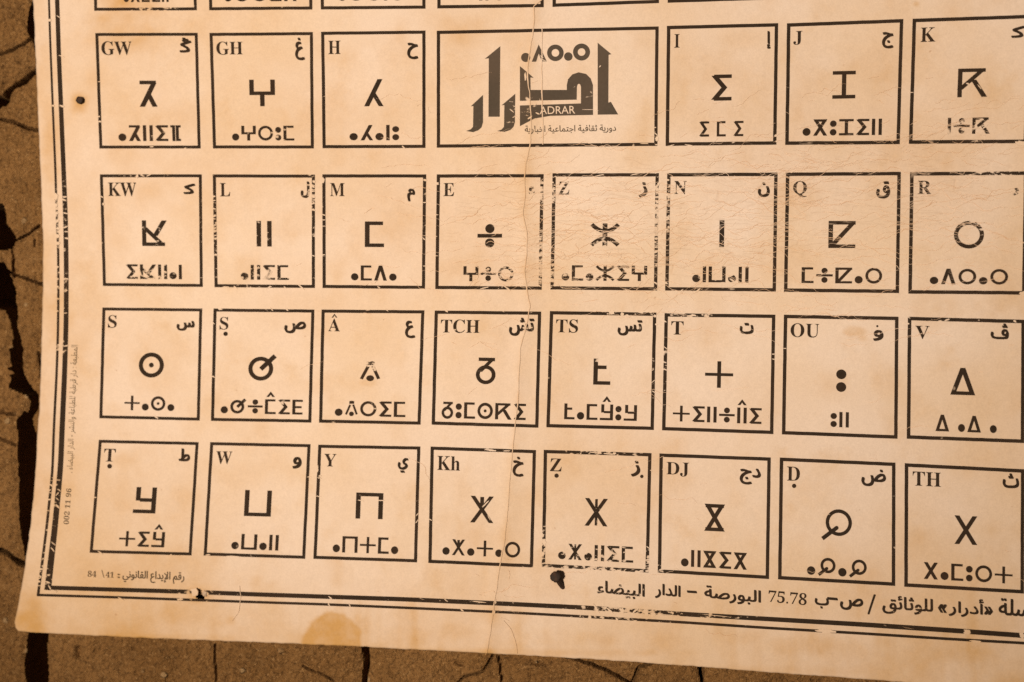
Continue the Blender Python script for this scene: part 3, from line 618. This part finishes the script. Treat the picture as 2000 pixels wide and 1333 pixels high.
for pts, hw, dep in CRACKS:
    q = np.array([wpt(p) for p in pts]); best = np.full(X.shape, 9.0); hw = hw * (0.72 if hw < 6 else 0.95)
    dep = dep * (0.55 if hw < 3 else 0.8)
    for (x0, z0), (x1, z1) in zip(q[:-1], q[1:]):
        r_ = hw * SC + 0.008
        m = (X > min(x0, x1) - r_) & (X < max(x0, x1) + r_) & (Z > min(z0, z1) - r_) & (Z < max(z0, z1) + r_)
        if not m.any(): continue
        xx, zz = X[m] + wob[m] * min(1, hw / 6 + .25), Z[m] + wob2[m] * min(1, hw / 6 + .25)
        dx, dz = x1 - x0, z1 - z0; t = np.clip(((xx - x0) * dx + (zz - z0) * dz) / (dx * dx + dz * dz + 1e-12), 0, 1)
        best[m] = np.minimum(best[m], np.hypot(xx - x0 - t * dx, zz - z0 - t * dz))
    hv = hw * SC * (0.45 + 1.1 * fbm(X * 90, Z * 90, 49, 2)); prof = (1 - sstep(hv * 0.35, hv * 1.12 + 0.0003, best)) * dep + 0.0022 * np.exp(-(best / (hw * SC + 0.0022)) ** 2) * np.sign(dep) * min(1, abs(dep) * 60)
    depth = np.where(np.abs(prof) > np.abs(depth), prof, depth)
for pts, dep in GAPS:
    q = [wpt(p) for p in pts]
    m = inside(q, X + wobs, Z + wobs2)
    best = np.full(X.shape, 9.0)
    for (x0, z0), (x1, z1) in zip(q, q[1:] + q[:1]):
        mm = (X > min(x0, x1) - .01) & (X < max(x0, x1) + .01) & (Z > min(z0, z1) - .01) & (Z < max(z0, z1) + .01)
        xx, zz = X[mm] + wobs[mm], Z[mm] + wobs2[mm]; dx, dz = x1 - x0, z1 - z0
        t = np.clip(((xx - x0) * dx + (zz - z0) * dz) / (dx * dx + dz * dz + 1e-12), 0, 1); best[mm] = np.minimum(best[mm], np.hypot(xx - x0 - t * dx, zz - z0 - t * dz))
    prof = np.where(m, dep * sstep(-0.0002, 0.0005, best), 0) + 0.0014 * np.exp(-(best / 0.0022) ** 2)
    depth = np.maximum(depth, prof)
Y = YW + 0.0016 - relief + depth * np.where(depth > 0.015, 1.7, 1.0)
V = np.stack([X, Y, Z], -1).reshape(-1, 3)
nx, nz = len(xs), len(zs); idx = np.arange(nx * nz).reshape(nz, nx)
F = np.stack([idx[:-1, :-1], idx[:-1, 1:], idx[1:, 1:], idx[1:, :-1]], -1).reshape(-1, 4)
wall = make_obj('mud_wall', V, F, M_WALL)
wall['label'] = 'cracked brown mud wall behind the poster with dark deep joints along its left side'; wall['category'] = 'wall'

# ------------------------------------------------------------------ the poster
poster = bpy.data.objects.new('alphabet_poster', None); COL.objects.link(poster); poster.location = BASE
poster['label'] = 'aged cream alphabet chart of black boxed letters, stained and creased, on mud wall'; poster['category'] = 'poster'

EL = np.array([(50,-320),(56,-160),(64.5,0),(67.5,60),(70,120),(72.5,180),(75,240),(77.5,300),(80,360),(82,420),(84,470),(84,530),(83,590),(81,680),(79,740),(77.5,790),(73,850),(69,932),(60.5,1018),(49,1104),(42,1147),(38,1165),(33,1195),(28,1216),(30,1227),(37,1234)])
EB = np.array([(28,1232),(45,1234),(100,1238),(250,1245),(400,1251),(550,1256.5),(700,1263),(825,1270),(1000,1279),(1175,1289),(1300,1298),(1350,1301),(1475,1311.5),(1650,1324),(1740,1331),(2000,1353),(2330,1384)])
YT, XR = -320.0, 2330.0
nu, nv = 660, 520
s_, t_ = np.meshgrid(np.linspace(0, 1, nu) , np.linspace(0, 1, nv))
px = s_ * XR; py = YT + t_ * 1600
for _ in range(12):
    yb = np.interp(px, EB[:, 0], EB[:, 1]) + 2.2 * (fbm(px / 11, px * 0 + 3, 71, 4) - .5)
    py = YT + t_ * (yb - YT)
    xl = np.interp(py, EL[:, 1], EL[:, 0]) + 2.0 * (fbm(py / 13, py * 0 + 5, 73, 4) - .5)
    px = xl + s_ * (XR - xl)
fp = paper(px, py) - BASE
HOLES = [([(384,1152),(388,1150),(391,1154),(393,1160),(397,1164),(397,1170),(392,1173),(387,1171),(385,1165),(383,1158)])]
gone = np.zeros(px.shape, bool)
for hpts in HOLES: gone |= inside(hpts, px, py)
back = fp.copy(); back[..., 1] += 0.00035
V = np.concatenate([fp.reshape(-1, 3), back.reshape(-1, 3)])
idx = np.arange(nu * nv).reshape(nv, nu); N = nu * nv
fr = np.stack([idx[:-1, :-1], idx[1:, :-1], idx[1:, 1:], idx[:-1, 1:]], -1).reshape(-1, 4)
bad = gone[:-1, :-1] | gone[1:, :-1] | gone[1:, 1:] | gone[:-1, 1:]
fr = fr[~bad.ravel()]
rim = []
for loop in (idx[-1, :], idx[::-1, 0], idx[0, ::-1], idx[:, -1][::1]):
    a_, b_ = loop[:-1], loop[1:]; rim.append(np.stack([a_, a_ + N, b_ + N, b_], -1))
F = np.concatenate([fr, fr[:, ::-1] + N] + rim)
f1 = dict(stain_falloff=field_stain_falloff(px, py).ravel(), crackle=field_crackle(px, py).ravel())
sheet = make_obj('paper_sheet', V, F, M_PAPER, poster, smooth=True, attrs={k: np.concatenate([v, v]) for k, v in f1.items()})
for p_ in sheet.data.polygons[len(fr) * 2:]: p_.use_smooth = False

# double border lines round the sheet
def smooth_line(pts, n=60, ky=True):
    p = np.array(pts, float); k = p[:, 1] if ky else p[:, 0]; o = np.argsort(k); p = p[o]; k = k[o]
    s = np.linspace(k[0], k[-1], n); other = np.interp(s, k, p[:, 0] if ky else p[:, 1])
    ker = np.array([1, 2, 3, 2, 1]) / 9.0; pad = np.concatenate([[2*other[0]-other[2], 2*other[0]-other[1]], other, [2*other[-1]-other[-2], 2*other[-1]-other[-3]]])
    other = np.convolve(pad, ker, 'valid')
    return np.stack([other, s] if ky else [s, other], 1)
thin_l = [(84,-300),(91,-120),(95.5,0),(98,83),(103,210),(108,330),(110,400),(113.5,483),(114,560),(113,658),(110.5,730),(105,840),(103,905),(102,925),(91,1031),(81,1110),(74,1164)]
thick_l = [(101,-300),(107,-120),(111.5,0),(114.5,100),(119,210),(124,330),(128,430),(129.5,530),(129,630),(126,730),(121.5,830),(118.5,905),(117,925),(107,1031),(99,1100),(93,1153)]
thick_b = [(89,1148),(235,1152.5),(373,1156.5),(500,1161.5),(638,1166),(790,1171),(1000,1180.3),(1145,1187.5),(1326,1199.3),(1500,1209.5),(1681,1220),(1862,1232),(2000,1242),(2250,1262)]
thin_b = [(72,1162.5),(235,1167.3),(360,1171.7),(500,1176.5),(638,1181),(790,1187.5),(1000,1197),(1145,1205),(1326,1215.5),(1500,1227),(1681,1237.5),(1862,1249),(2000,1256.5),(2250,1276)]
ik = Ink(); a = smooth_line(thin_l, 110); ik.strip(a, np.interp(a[:, 1], [0, 600, 1160], [4.0, 4.6, 5.2])); a = smooth_line(thin_b, 140, False); ik.strip(a, np.interp(a[:, 0], [0, 1000, 2000], [5.0, 5.2, 5.6]))
ik.build('outer_border_line', M_INK, poster)
ik = Ink(base=0.00009); a = smooth_line(thick_l, 110); ik.strip(a, np.interp(a[:, 1], [0, 600, 1000, 1150], [8.4, 9.3, 11, 13])); a = smooth_line(thick_b, 140, False); ik.strip(a, np.interp(a[:, 0], [90, 600, 1500, 2000], [8.3, 8.6, 9.0, 9.8]))
ik.build('inner_border_line', M_INK, poster)

def lerp(a, b_, t): return np.array(a, float) * (1 - t) + np.array(b_, float) * t
def frame(ik, cs, th):
    """a rectangular printed frame, its line th pixels wide, cut in short pieces"""
    c = [np.array(q, float) for q in cs]; ce = sum(c) / 4
    def inset(i):
        a_, b_, d_ = c[i], c[(i + 1) % 4], c[(i - 1) % 4]
        u = (b_ - a_) / np.linalg.norm(b_ - a_); v_ = (d_ - a_) / np.linalg.norm(d_ - a_)
        return a_ + (u + v_) * th
    inn = [inset(i) for i in range(4)]; n = 14; O, I = [], []
    rr = random.Random(int(c[0][0] * 7 + c[0][1]))
    for i in range(4):
        for k in range(n):
            t = k / n; j = (0.35 * (rr.random() - .5), 0.35 * (rr.random() - .5)) if k else (0, 0)
            O.append(lerp(c[i], c[(i + 1) % 4], t) + j); I.append(lerp(inn[i], inn[(i + 1) % 4], t) + j)
    m = len(O)
    ik.poly(O + I, [[k, (k + 1) % m, m + (k + 1) % m, m + k] for k in range(m)])
def axes(cs, x0, y0, x1, y1):
    """local print directions at a box of the cell"""
    tl, tr, br, bl = [np.array(q, float) for q in cs]; cx, cy = (x0 + x1) / 2, (y0 + y1) / 2
    t = np.clip((cy - tl[1]) / (bl[1] - tl[1]), 0, 1); s = np.clip((cx - tl[0]) / (tr[0] - tl[0]), 0, 1)
    ex = lerp(tr - tl, br - bl, t); ey = lerp(bl - tl, br - tr, s)
    return ex / np.linalg.norm(ex), ey / np.linalg.norm(ey)
def dot(ik, x, y, r): ik.poly([(p[0], p[1]) for p in circ(x, y, r, 20)])
EXTRA = {'S.': (440.5, 652.5, 4.3), 'T.': (214, 911, 4.6), 'Z.': (1087, 929.5, 4.3), 'D.': (1551, 949.5, 4.3)}
for key, (cs, la, ar, big, wd) in B.items():
    th = float(np.interp(cs[0][0], [180, 900, 1800], [5.8, 6.5, 7.1]))
    ik = Ink(); frame(ik, cs, th)
    if key == 'logo': bx = ik.build('emblem_box', M_INK, poster, 'wide box holding the large calligraphic emblem'); logo_box = bx; continue
    bx = ik.build('letter_box', M_INK, poster)
    if la:
        bx['label'] = 'printed box headed with the letter ' + {'S.': 'S with a dot below', 'T.': 'T with a dot below', 'Z.': 'Z with a dot below', 'D.': 'D with a dot below', 'A^': 'A with a circumflex'}.get(key, key)
        q = la[1:]; ik = Ink(); write(ik, (bold(la[0]), 0.0), box_quad(*q, *axes(cs, *q)))
        if key in EXTRA: dot(ik, *EXTRA[key])
        if key == 'A^': ik.poly([(647.5,621),(650.5,621),(653.2,616.5),(653.2,613.2)]); ik.poly([(659,621),(656,621),(653.2,616.5),(653.2,613.2)])
        ik.build('latin_letter', M_INK, bx)
    if ar:
        q = ar[1:]; ik = Ink(); n_ = 1.85; write(ik, (arabic(ar[0]), 0.0), box_quad(q[0] + n_, q[1] + n_, q[2] - n_, q[3] - n_, *axes(cs, *q)), n_)
        if key == 'Z.': dot(ik, 1253.5, 931, 3.4)
        if key == 'OU': dot(ik, 1713.5, 637.5, 2.2)
        ik.build('arabic_letter', M_INK, bx)
    if big:
        q = big[1:]; ik = Ink(); wf = 52.0 / (q[3] - q[1])
        fit_pieces(ik, glyph(big[0], 0.172 * min(wf, 1.25), 0.136 * min(wf, 1.25))[1], box_quad(*q, *axes(cs, *q))); ik.build('tifinagh_letter', M_INK, bx)
    if wd:
        q = wd[1:]; ik = Ink(); fit_pieces(ik, word(wd[0]), box_quad(*q, *axes(cs, *q)), True)
        ik.build('example_word', M_INK, bx)

# emblem: calligraphic name, its sign word above, banner word and caption
def LG(p): return (850 + p[0] / 4.444, 40 + p[1] / 4.446)
E_POLY = [
 [(430,335),(565,225),(560,838),(462,838),(465,330)],
 [(308,748),(415,648),(415,885),(402,930),(375,955),(330,972),(268,962),(308,947),(328,925),(331,744)],
 [(576,739),(695,638),(692,885),(680,925),(653,953),(600,970),(536,962),(574,950),(597,925),(600,735)],
 [(735,398),(800,452),(855,500),(826,497),(828,605),(1142,605),(1142,562),(1153,512),(1190,470),(1245,452),(1310,466),(1350,506),(1369,562),(1370,822),(1000,830),(862,853),(735,920),(735,740),(1265,722),(1265,578),(1258,558),(1247,551),(1236,558),(1230,578),(1228,690),(735,700)],
 [(1410,195),(1530,295),(1505,300),(1503,715),(1525,708),(1588,818),(1410,820)]]
def ears(pl):
    idx = list(range(len(pl))); out = []
    ar = sum(pl[i][0] * pl[(i + 1) % len(pl)][1] - pl[(i + 1) % len(pl)][0] * pl[i][1] for i in idx)
    if ar < 0: idx.reverse()
    cr_ = lambda a, b_, c_: (b_[0] - a[0]) * (c_[1] - a[1]) - (b_[1] - a[1]) * (c_[0] - a[0])
    while len(idx) > 3:
        for j in range(len(idx)):
            i0, i1, i2 = idx[j - 1], idx[j], idx[(j + 1) % len(idx)]; a, b_, c_ = pl[i0], pl[i1], pl[i2]
            if cr_(a, b_, c_) <= 0: continue
            if any(cr_(a, b_, pl[k]) >= 0 and cr_(b_, c_, pl[k]) >= 0 and cr_(c_, a, pl[k]) >= 0 for k in idx if k not in (i0, i1, i2)): continue
            out.append([i0, i1, i2]); idx.pop(j); break
        else: break
    out.append(list(idx)); return out
ik = Ink(fine=True)
for pl in E_POLY:
    ik.poly([LG(p) for p in pl], ears(pl))
ik.build('emblem_lettering', M_LOGO, logo_box)
ik = Ink()
def lring(cx, cy, r, r2, n=36):
    a_ = [LG(p) for p in circ(cx, cy, r, n)]; c_ = [LG(p) for p in circ(cx, cy, r2, n)]
    ik.poly(a_ + c_, [[i, (i + 1) % n, n + (i + 1) % n, n + i] for i in range(n)])
ik.poly([LG(p) for p in circ(785, 323, 40)]); ik.poly([LG(p) for p in circ(1155, 315, 37)]); lring(1043, 283, 72, 33); lring(1270, 276, 74, 33)
ik.poly([LG(p) for p in [(838,360),(898,210),(905,268),(876,360)]]); ik.poly([LG(p) for p in [(898,210),(968,357),(926,357),(893,276)]])
ik.build('example_word', M_LOGO, logo_box)
ik = Ink(base=0.0002); write(ik, ADRAR, [LG((908,815)), LG((1215,810)), LG((1213,743)), LG((907,750))]); ik.build('banner_word', M_BARE, logo_box)
ik = Ink(); write(ik, CAPTION, [(1025,262.5),(1203,259.5),(1203,243.5),(1025,246)], 0.35); ik.build('caption_line', M_SMALL, logo_box)

PL = {'publisher_line': M_INK, 'deposit_line': M_SMALL, 'printer_line': M_FADED, 'edition_number': M_SMALL}
for nm, its in PRINTED:
    ik = Ink()
    for t, wg, q in its: write(ik, (t, 0.0), q, wg * {'publisher_line': 165, 'deposit_line': 80, 'printer_line': 35}.get(nm, 0))
    ik.build(nm, PL[nm], poster)

# folds: a long vertical crease and its finer neighbours, raised a little from the sheet
def crease(pts, wd, op=0.5, name='fold_crease'):
    p = np.array(pts, float); L = np.concatenate([[0], np.cumsum(np.hypot(*np.diff(p, axis=0).T))]); s = np.arange(0, L[-1], 4.0)
    x, y = np.interp(s, L, p[:, 0]), np.interp(s, L, p[:, 1])
    x = x + 2.2 * (fbm(s / 14, s * 0 + wd, 81, 3) - .5); y = y + 1.5 * (fbm(s / 14, s * 0 + 9, 83, 3) - .5)
    p = np.stack([x, y], 1); d = np.gradient(p, axis=0); d /= np.linalg.norm(d, axis=1)[:, None] + 1e-9; nn = np.stack([-d[:, 1], d[:, 0]], 1)
    w_ = wd * (0.45 + 1.1 * fbm(s / 20, s * 0 + 4, 87, 3)); k = len(p)
    rows = [(p + nn * w_[:, None] / 2, 0.00025), (p, 0.00038), (p - nn * w_[:, None] / 2, 0.00025)]
    P = np.concatenate([r[0] for r in rows]); off = np.concatenate([np.full(k, r[1]) for r in rows])
    V = paper(P[:, 0], P[:, 1], off) - BASE
    F = []
    for r in range(2):
        for i in range(k - 1): F.append([r * k + i, r * k + i + 1, (r + 1) * k + i + 1, (r + 1) * k + i])
    q = P[F[0]]; ar = np.sum(q[:, 0] * np.roll(q[:, 1], -1) - np.roll(q[:, 0], -1) * q[:, 1])
    if ar > 0: F = [f[::-1] for f in F]
    return make_obj(name, V, F, M_CREASE, poster, smooth=True, attrs=dict(wear=op * np.clip(1.0 - 0.55 * sstep(650, 1100, P[:, 1]), 0, 1), stain_falloff=field_stain_falloff(P[:, 0], P[:, 1]), crackle=field_crackle(P[:, 0], P[:, 1])))
crease(FOLD, 2.3, 0.6)
crease([(1059,55),(1058,130),(1059,200),(1060,284)], 1.8)
crease([(984,1212),(998,1230),(1006,1252),(1011,1278)], 1.2)
crease([(468,1145),(470,1165),(466,1195),(452,1216)], 1.2)

# hairline cracks of the coating, mostly lying flat, densest right of the fold
ck = Ink(step=0.0000008, base=0.00017); ck_n = 0; rk = random.Random(21)
PROB = lambda x, y: float(field_crackle(np.array([x]), np.array([y]))[0])
while ck_n < 640:
    x, y = rk.uniform(560, 2020), rk.uniform(150, 1230)
    p_ = PROB(x, y)
    if rk.random() > p_ ** 1.5: continue
    ck_n += 1
    L_ = rk.choice((18, 30, 45, 70, 120, 170)) * rk.uniform(.6, 1.3) * (0.5 + 0.6 * p_); a_ = rk.gauss(-0.03, 0.13) if rk.random() < .97 else rk.uniform(-1.2, 1.2); pts = [(x, y)]; b_ = a_
    while L_ > 0:
        b_ = a_ + 0.55 * (b_ - a_) + rk.gauss(0, 0.34); st = rk.uniform(2.5, 5.0); x += st * math.cos(b_); y += st * math.sin(b_); L_ -= st; pts.append((x, y))
    if len(pts) < 3: continue
    m_ = len(pts); w0 = rk.uniform(0.5, 1.05) * (0.7 + 0.4 * p_)
    ck.strip(pts, [w0 * (0.25 + 0.75 * math.sin(math.pi * (i + .5) / m_)) * rk.uniform(.7, 1.25) for i in range(m_)])
cko = ck.build('hairline_crack', M_HAIR, poster); cko['kind'] = 'stuff'

# bare chips where the print has flaked off, one thin layer of torn fibre
chips = Ink(step=0.000001, base=0.00022)
rc = random.Random(5)
def chip(x, y, ln, wd, ang):
    ln, wd = ln * 0.88, wd * (0.62 if min(ln, wd) < 8 else 0.85)
    n = 9; a = math.radians(ang); ca, sa = math.cos(a), math.sin(a); pts = []
    for i in range(n * 2):
        t = i / (n * 2) * 2 * math.pi; rj = 0.72 + 0.55 * rc.random()
        u, v_ = math.cos(t) * ln / 2 * rj, math.sin(t) * wd / 2 * rj
        pts.append((x + u * ca - v_ * sa, y + u * sa + v_ * ca))
    chips.poly(pts)
for c_ in [(268,344,9,7,90),(290,343,12,3,-25),(1992,280,26,11,2),(1997,574,14,12,0),(1612,1233,40,9,5),(1889,1235,16,12,20),(1996,1241,10,16,-40),(1905,1253,22,7,5),(202,399,5,8,0),(199,385,7,3,30),
  (118,674,14,5,0),(128,676,14,4,-10),(105,1155,14,7,20),(236,1170,14,4,30),(352,1171,14,6,0),(380,1153,22,9,10),(400,1158,16,12,30),(1330,569,12,4,-40),(1362,568,16,4,-35),(1225,568,14,3,30),(1240,341,20,3,-10),(1170,343,24,2.6,-12),
  (1195,611,14,9,20),(1215,614,8,8,90),(1279,618,7,9,0),(1282,634,7,7,0),(1298,628,9,5,20),(1355,616,12,5,20),(1380,618,14,6,0),(1300,680,12,2.5,40),(1276,745,12,2.5,-40),(1277,766,9,3,30),(1299,722,12,4,20),
  (1770,632,12,6,10),(1850,625,12,5,-20),(1982,628,8,6,30),(1500,815,2,10,0),(872,608,8,6,40),(755,606,8,3,40),(530,604,10,3,50),(560,605,10,4,40),(430,604,9,6,0),(416,736,10,4,20),(306,816,12,4,30),(416,631,9,3,40),
  (1080,1110,8,6,40),(1150,1114,10,7,0),(1180,1114,14,7,10),(1210,1116,12,6,20),(1245,1117,14,6,0),(1063,1060,9,14,0),(1060,1082,8,10,20),(1267,1098,9,6,0),(1266,1070,10,3,40),
  (1165,1190,26,6,60),(1190,1192,22,5,40),(1215,1193,12,10,60),(1240,1194,18,6,-40),(1262,1197,16,10,60),(1276,1200,10,9,0),(1152,1206,8,8,40),(1205,1210,10,5,50),(1240,1214,10,7,0),(1300,1201,60,2.2,5),(1400,1203,70,1.8,6),
  (935,1176,30,3,6),(870,1172,12,3,40),(645,1168,10,4,40),(642,1181,8,4,60),(683,1183,9,3,60),(902,1192,10,4,40),(965,1196,10,7,90),(968,1176,12,4,90),
  (620,915,4,24,0),(625,930,6,6,0),(622,970,12,3,10),(624,934,10,3,10),(604,932,10,3,0),(704,978,14,3,10),(745,978,16,3,0),(948,985,22,4,-45),(955,1012,14,2,60),(815,1018,10,3,-50),(815,1005,10,2.5,-50),(840,1015,10,3,30),
  (1160,884,20,3,0),(1190,887,26,4,5),(1200,886,8,7,0),(960,880,22,5,5),(990,881,16,3,0),(1272,920,6,2.4,40),(1296,917,6,3,0),(184,972,9,4,0),(196,1080,14,4,35),(406,1084,10,4,0),(334,1084,4,4,0),(455,1087,30,3,2),
  (1172,130,6,3,-50),(1018,200,12,3,30),(1035,230,10,5,-40),(1050,222,10,4,20),(1045,205,8,3,-30),(1000,217,12,3,40),(1010,230,12,3,50),(1026,150,4,26,0),(1044,160,14,1.6,-20),(1058,178,3,16,0),(1149,214.5,28,1.6,0),(1165,215,8,3,30),(1058,111,8,3,40),(1062,118,9,2.4,20),
  (1283,272,8,12,0),(1281,262,10,3,40),(1282,283,6,4,0),(1285,219,3,3,0),(1310,285,18,3,-15),(1345,284,20,3,10),(1516,265,9,6,-30),(1517,277,6,6,0),(1010,288,26,2,10),(1050,286,10,2,0),
  (1780,181,9,2.5,0),(1890,164,8,5,20),(1913,170,12,3,50),(1915,235,14,6,-20),(1925,247,16,5,-40),(1906,247,6,12,0),(1916,262,20,5,20),(1520,660,8,2,0),(1511,692,9,3,0),(1511,702,8,3,10),(1533,681,8,2,0),(1500,598,4,4,0),
  (1286,360,5,10,10),(1284,372,9,5,0),(1283,395,8,4,40),(1283,410,8,4,-40),(1283,425,8,3,40),(1281,444,9,2.5,0),(1281,483,9,4,0),(1280,500,9,2.5,-20),(1280,553,9,5,30),(1304,352,8,5,0),(1303,380,9,4,30),(1302,398,9,3,-30),(1302,449,10,4,10),(1301,480,9,2.2,0),(1300,553,10,7,20),
  (1078,356,9,5,20),(1078,372,9,6,0),(1078,384,9,7,0),(1075,483,9,4,20),(1076,455,9,3,40),(1074,527,9,5,0),(1074,540,9,4,10),(1074,550,9,3,0),(1074,562,9,5,-20),(1056,366,9,5,0),(1057,372,5,6,0),(1056,382,9,7,10),(1055,462,9,3,0),(1054,500,9,4,-40),(1054,516,9,4,-50),(1053,530,9,6,-50),(1053,545,9,6,20),(1052,558,9,4,30),
  (613,355,7,8,0),(612,365,8,5,30),(612,374,8,4,0),(612,385,8,5,10),(612,398,8,3,-30),(612,410,8,4,30),(612,458,7,2.5,0),(612,500,7,3,20),(632,420,8,4,20),(632,430,8,3,0),(632,498,8,2.5,0),(632,442,7,2.5,0),(630,352,9,12,0),
  (418,384,8,5,0),(418,392,7,3,0),(418,408,8,4,20),(419,422,8,6,-30),(420,440,8,4,0),(420,460,8,3,0),(421,498,8,5,0),(441,561,16,4,0),(460,562,10,5,40),(525,562,14,4,-30),(557,562,8,3,40),(588,561,18,4,40),(945,563,22,3,-12),(990,563,20,4,35),
  (740,562,8,4,40),(830,352,9,6,10),(829,396,8,3,0),(828,467,9,3,40),(829,520,8,2.5,0),(854,359,7,8,0),(852,420,8,3,0),(850,462,9,2.5,0),(852,500,8,2,0),
  (109,385,9,18,0),(109,401,8,8,0),(111,417,7,6,0),(112,432,7,10,0),(113,447,7,7,0),(112,462,8,10,0),(113,476,8,8,0),(126,385,10,5,0),(126,391,9,4,30),(128,417,11,4,10),(128,444,10,5,-20),(129,453,10,3,0),(130,466,11,5,10),(112,522,6,5,0),(112,545,6,4,0),(130,545,10,4,10),(112,560,6,5,0),(112,608,6,4,0),(128,612,9,2.5,0),(97,40,6,8,0),(114,33,8,3,30),(120,110,11,4,20),(104,207,7,6,0),(121,208,11,6,20),
  (100,948,8,5,20),(97,958,7,4,-30),(96,976,7,5,0),(116,958,10,3,30),(112,965,12,3.5,-50),(113,990,12,5,50),(112,975,10,3,40),(104,1062,12,3,40),(103,1074,12,4,50),(80,1112,8,6,0),(78,1126,8,5,30),(76,1136,7,7,0),(94,1138,10,5,20),(97,1148,12,4,60),(194,160,7,2.5,0),(195,238,8,5,0),(193,228,5,4,0),(296,287,9,4,0),(788,288,9,4,40),(820,240,6,3,0)]:
    chip(*c_)
ch = chips.build('flaked_patch', M_BARE, poster); ch['kind'] = 'stuff'

# torn flap of paper beside the hole in the border
def flap(pts, rise):
    P = np.array(pts, float); V = paper(P[:, 0], P[:, 1], np.array(rise)) - BASE
    c0 = V.mean(0); V = np.concatenate([V, V + [0, 0.0003, 0]]); k = len(P)
    F = [list(range(k))[::-1], [k + i for i in range(k)]] + [[i, (i + 1) % k, k + (i + 1) % k, k + i] for i in range(k)]
    return make_obj('torn_flap', V, F, M_PAPER, poster, attrs=dict(stain_falloff=np.full(2 * k, .3), crackle=np.zeros(2 * k)))
flap([(373,1152),(383,1149),(387,1156),(386,1163),(376,1166)], [.0006, .0012, .0022, .0022, .0006])
flap([(397,1154),(404,1157),(403,1166),(397,1165),(394,1160)], [.0012, .0006, .0006, .0018, .0020])

# ------------------------------------------------------------------ nails
def lathe(prof, n=28):
    V, F = [], []
    for r, y in prof:
        for i in range(n): V.append((r * math.cos(2 * math.pi * i / n), y, r * math.sin(2 * math.pi * i / n)))
    for j in range(len(prof) - 1):
        for i in range(n): F.append([j * n + i, j * n + (i + 1) % n, (j + 1) * n + (i + 1) % n, (j + 1) * n + i])
    F.append(list(range(n))[::-1]); F.append([(len(prof) - 1) * n + i for i in range(n)])
    return np.array(V), F
def nail(hx, hy, sx, sy, rh, rs, stand, label):
    """head at pixel hx,hy standing off the sheet, shank running into the sheet at sx,sy"""
    head = paper(np.array([hx], float), np.array([hy], float), np.array([stand]))[0]; foot = paper(np.array([sx], float), np.array([sy], float))[0]
    o = bpy.data.objects.new('nail', None); COL.objects.link(o); o.location = foot
    o['label'] = label; o['category'] = 'nail'; o['group'] = 'nails holding the poster'
    V, F = lathe([(rh * .80, -0.0006), (rh * .97, -0.0004), (rh, 0), (rh * .96, 0.0005), (rh * .5, 0.0009)])
    rn = random.Random(int(hx)); V = V * np.array([1, 1, 1]) + np.array([[rn.uniform(-1, 1) * rh * .11 for _ in range(3)] for _ in V]) * [1, .3, 1]
    d = foot - head; d /= np.linalg.norm(d); t = 0.30 if sx != hx else 0.0
    n = np.array([d[0] * t, 1.0, d[2] * t]); n /= np.linalg.norm(n); x = np.cross(n, [0, 0, 1.0]); x /= np.linalg.norm(x); z = np.cross(x, n)
    V = V[:, :1] * x + V[:, 1:2] * n + V[:, 2:] * z + (head - foot)
    make_obj('head', V, F, M_IRON, o, smooth=True)
    tip = np.array([0, 0.018, 0]); a_ = head - foot; pts = [a_, a_ * 0.45 + np.array([0, -0.0006, 0]), np.zeros(3), tip]; V, F = [], []; n_ = 14
    for j, p in enumerate(pts):
        r = rs * (1.0 if j < 3 else 0.35)
        for i in range(n_): V.append(p + [r * math.cos(2 * math.pi * i / n_), 0.25 * r * math.sin(4 * math.pi * i / n_), r * math.sin(2 * math.pi * i / n_)])
    for j in range(3):
        for i in range(n_): F.append([j * n_ + i, j * n_ + (i + 1) % n_, (j + 1) * n_ + (i + 1) % n_, (j + 1) * n_ + i])
    make_obj('shank', np.array(V), F, M_IRON, o, smooth=True)
nail(1085.0, 1127.0, 1098.5, 1147, 0.0025, 0.0012, 0.0050, 'large dark iron nail with a drooping round head below the dotted Z box')
nail(155.5, 196, 155.5, 196.5, 0.0018, 0.0009, 0.0012, 'small black nail in a rusty spot left of the GW box')
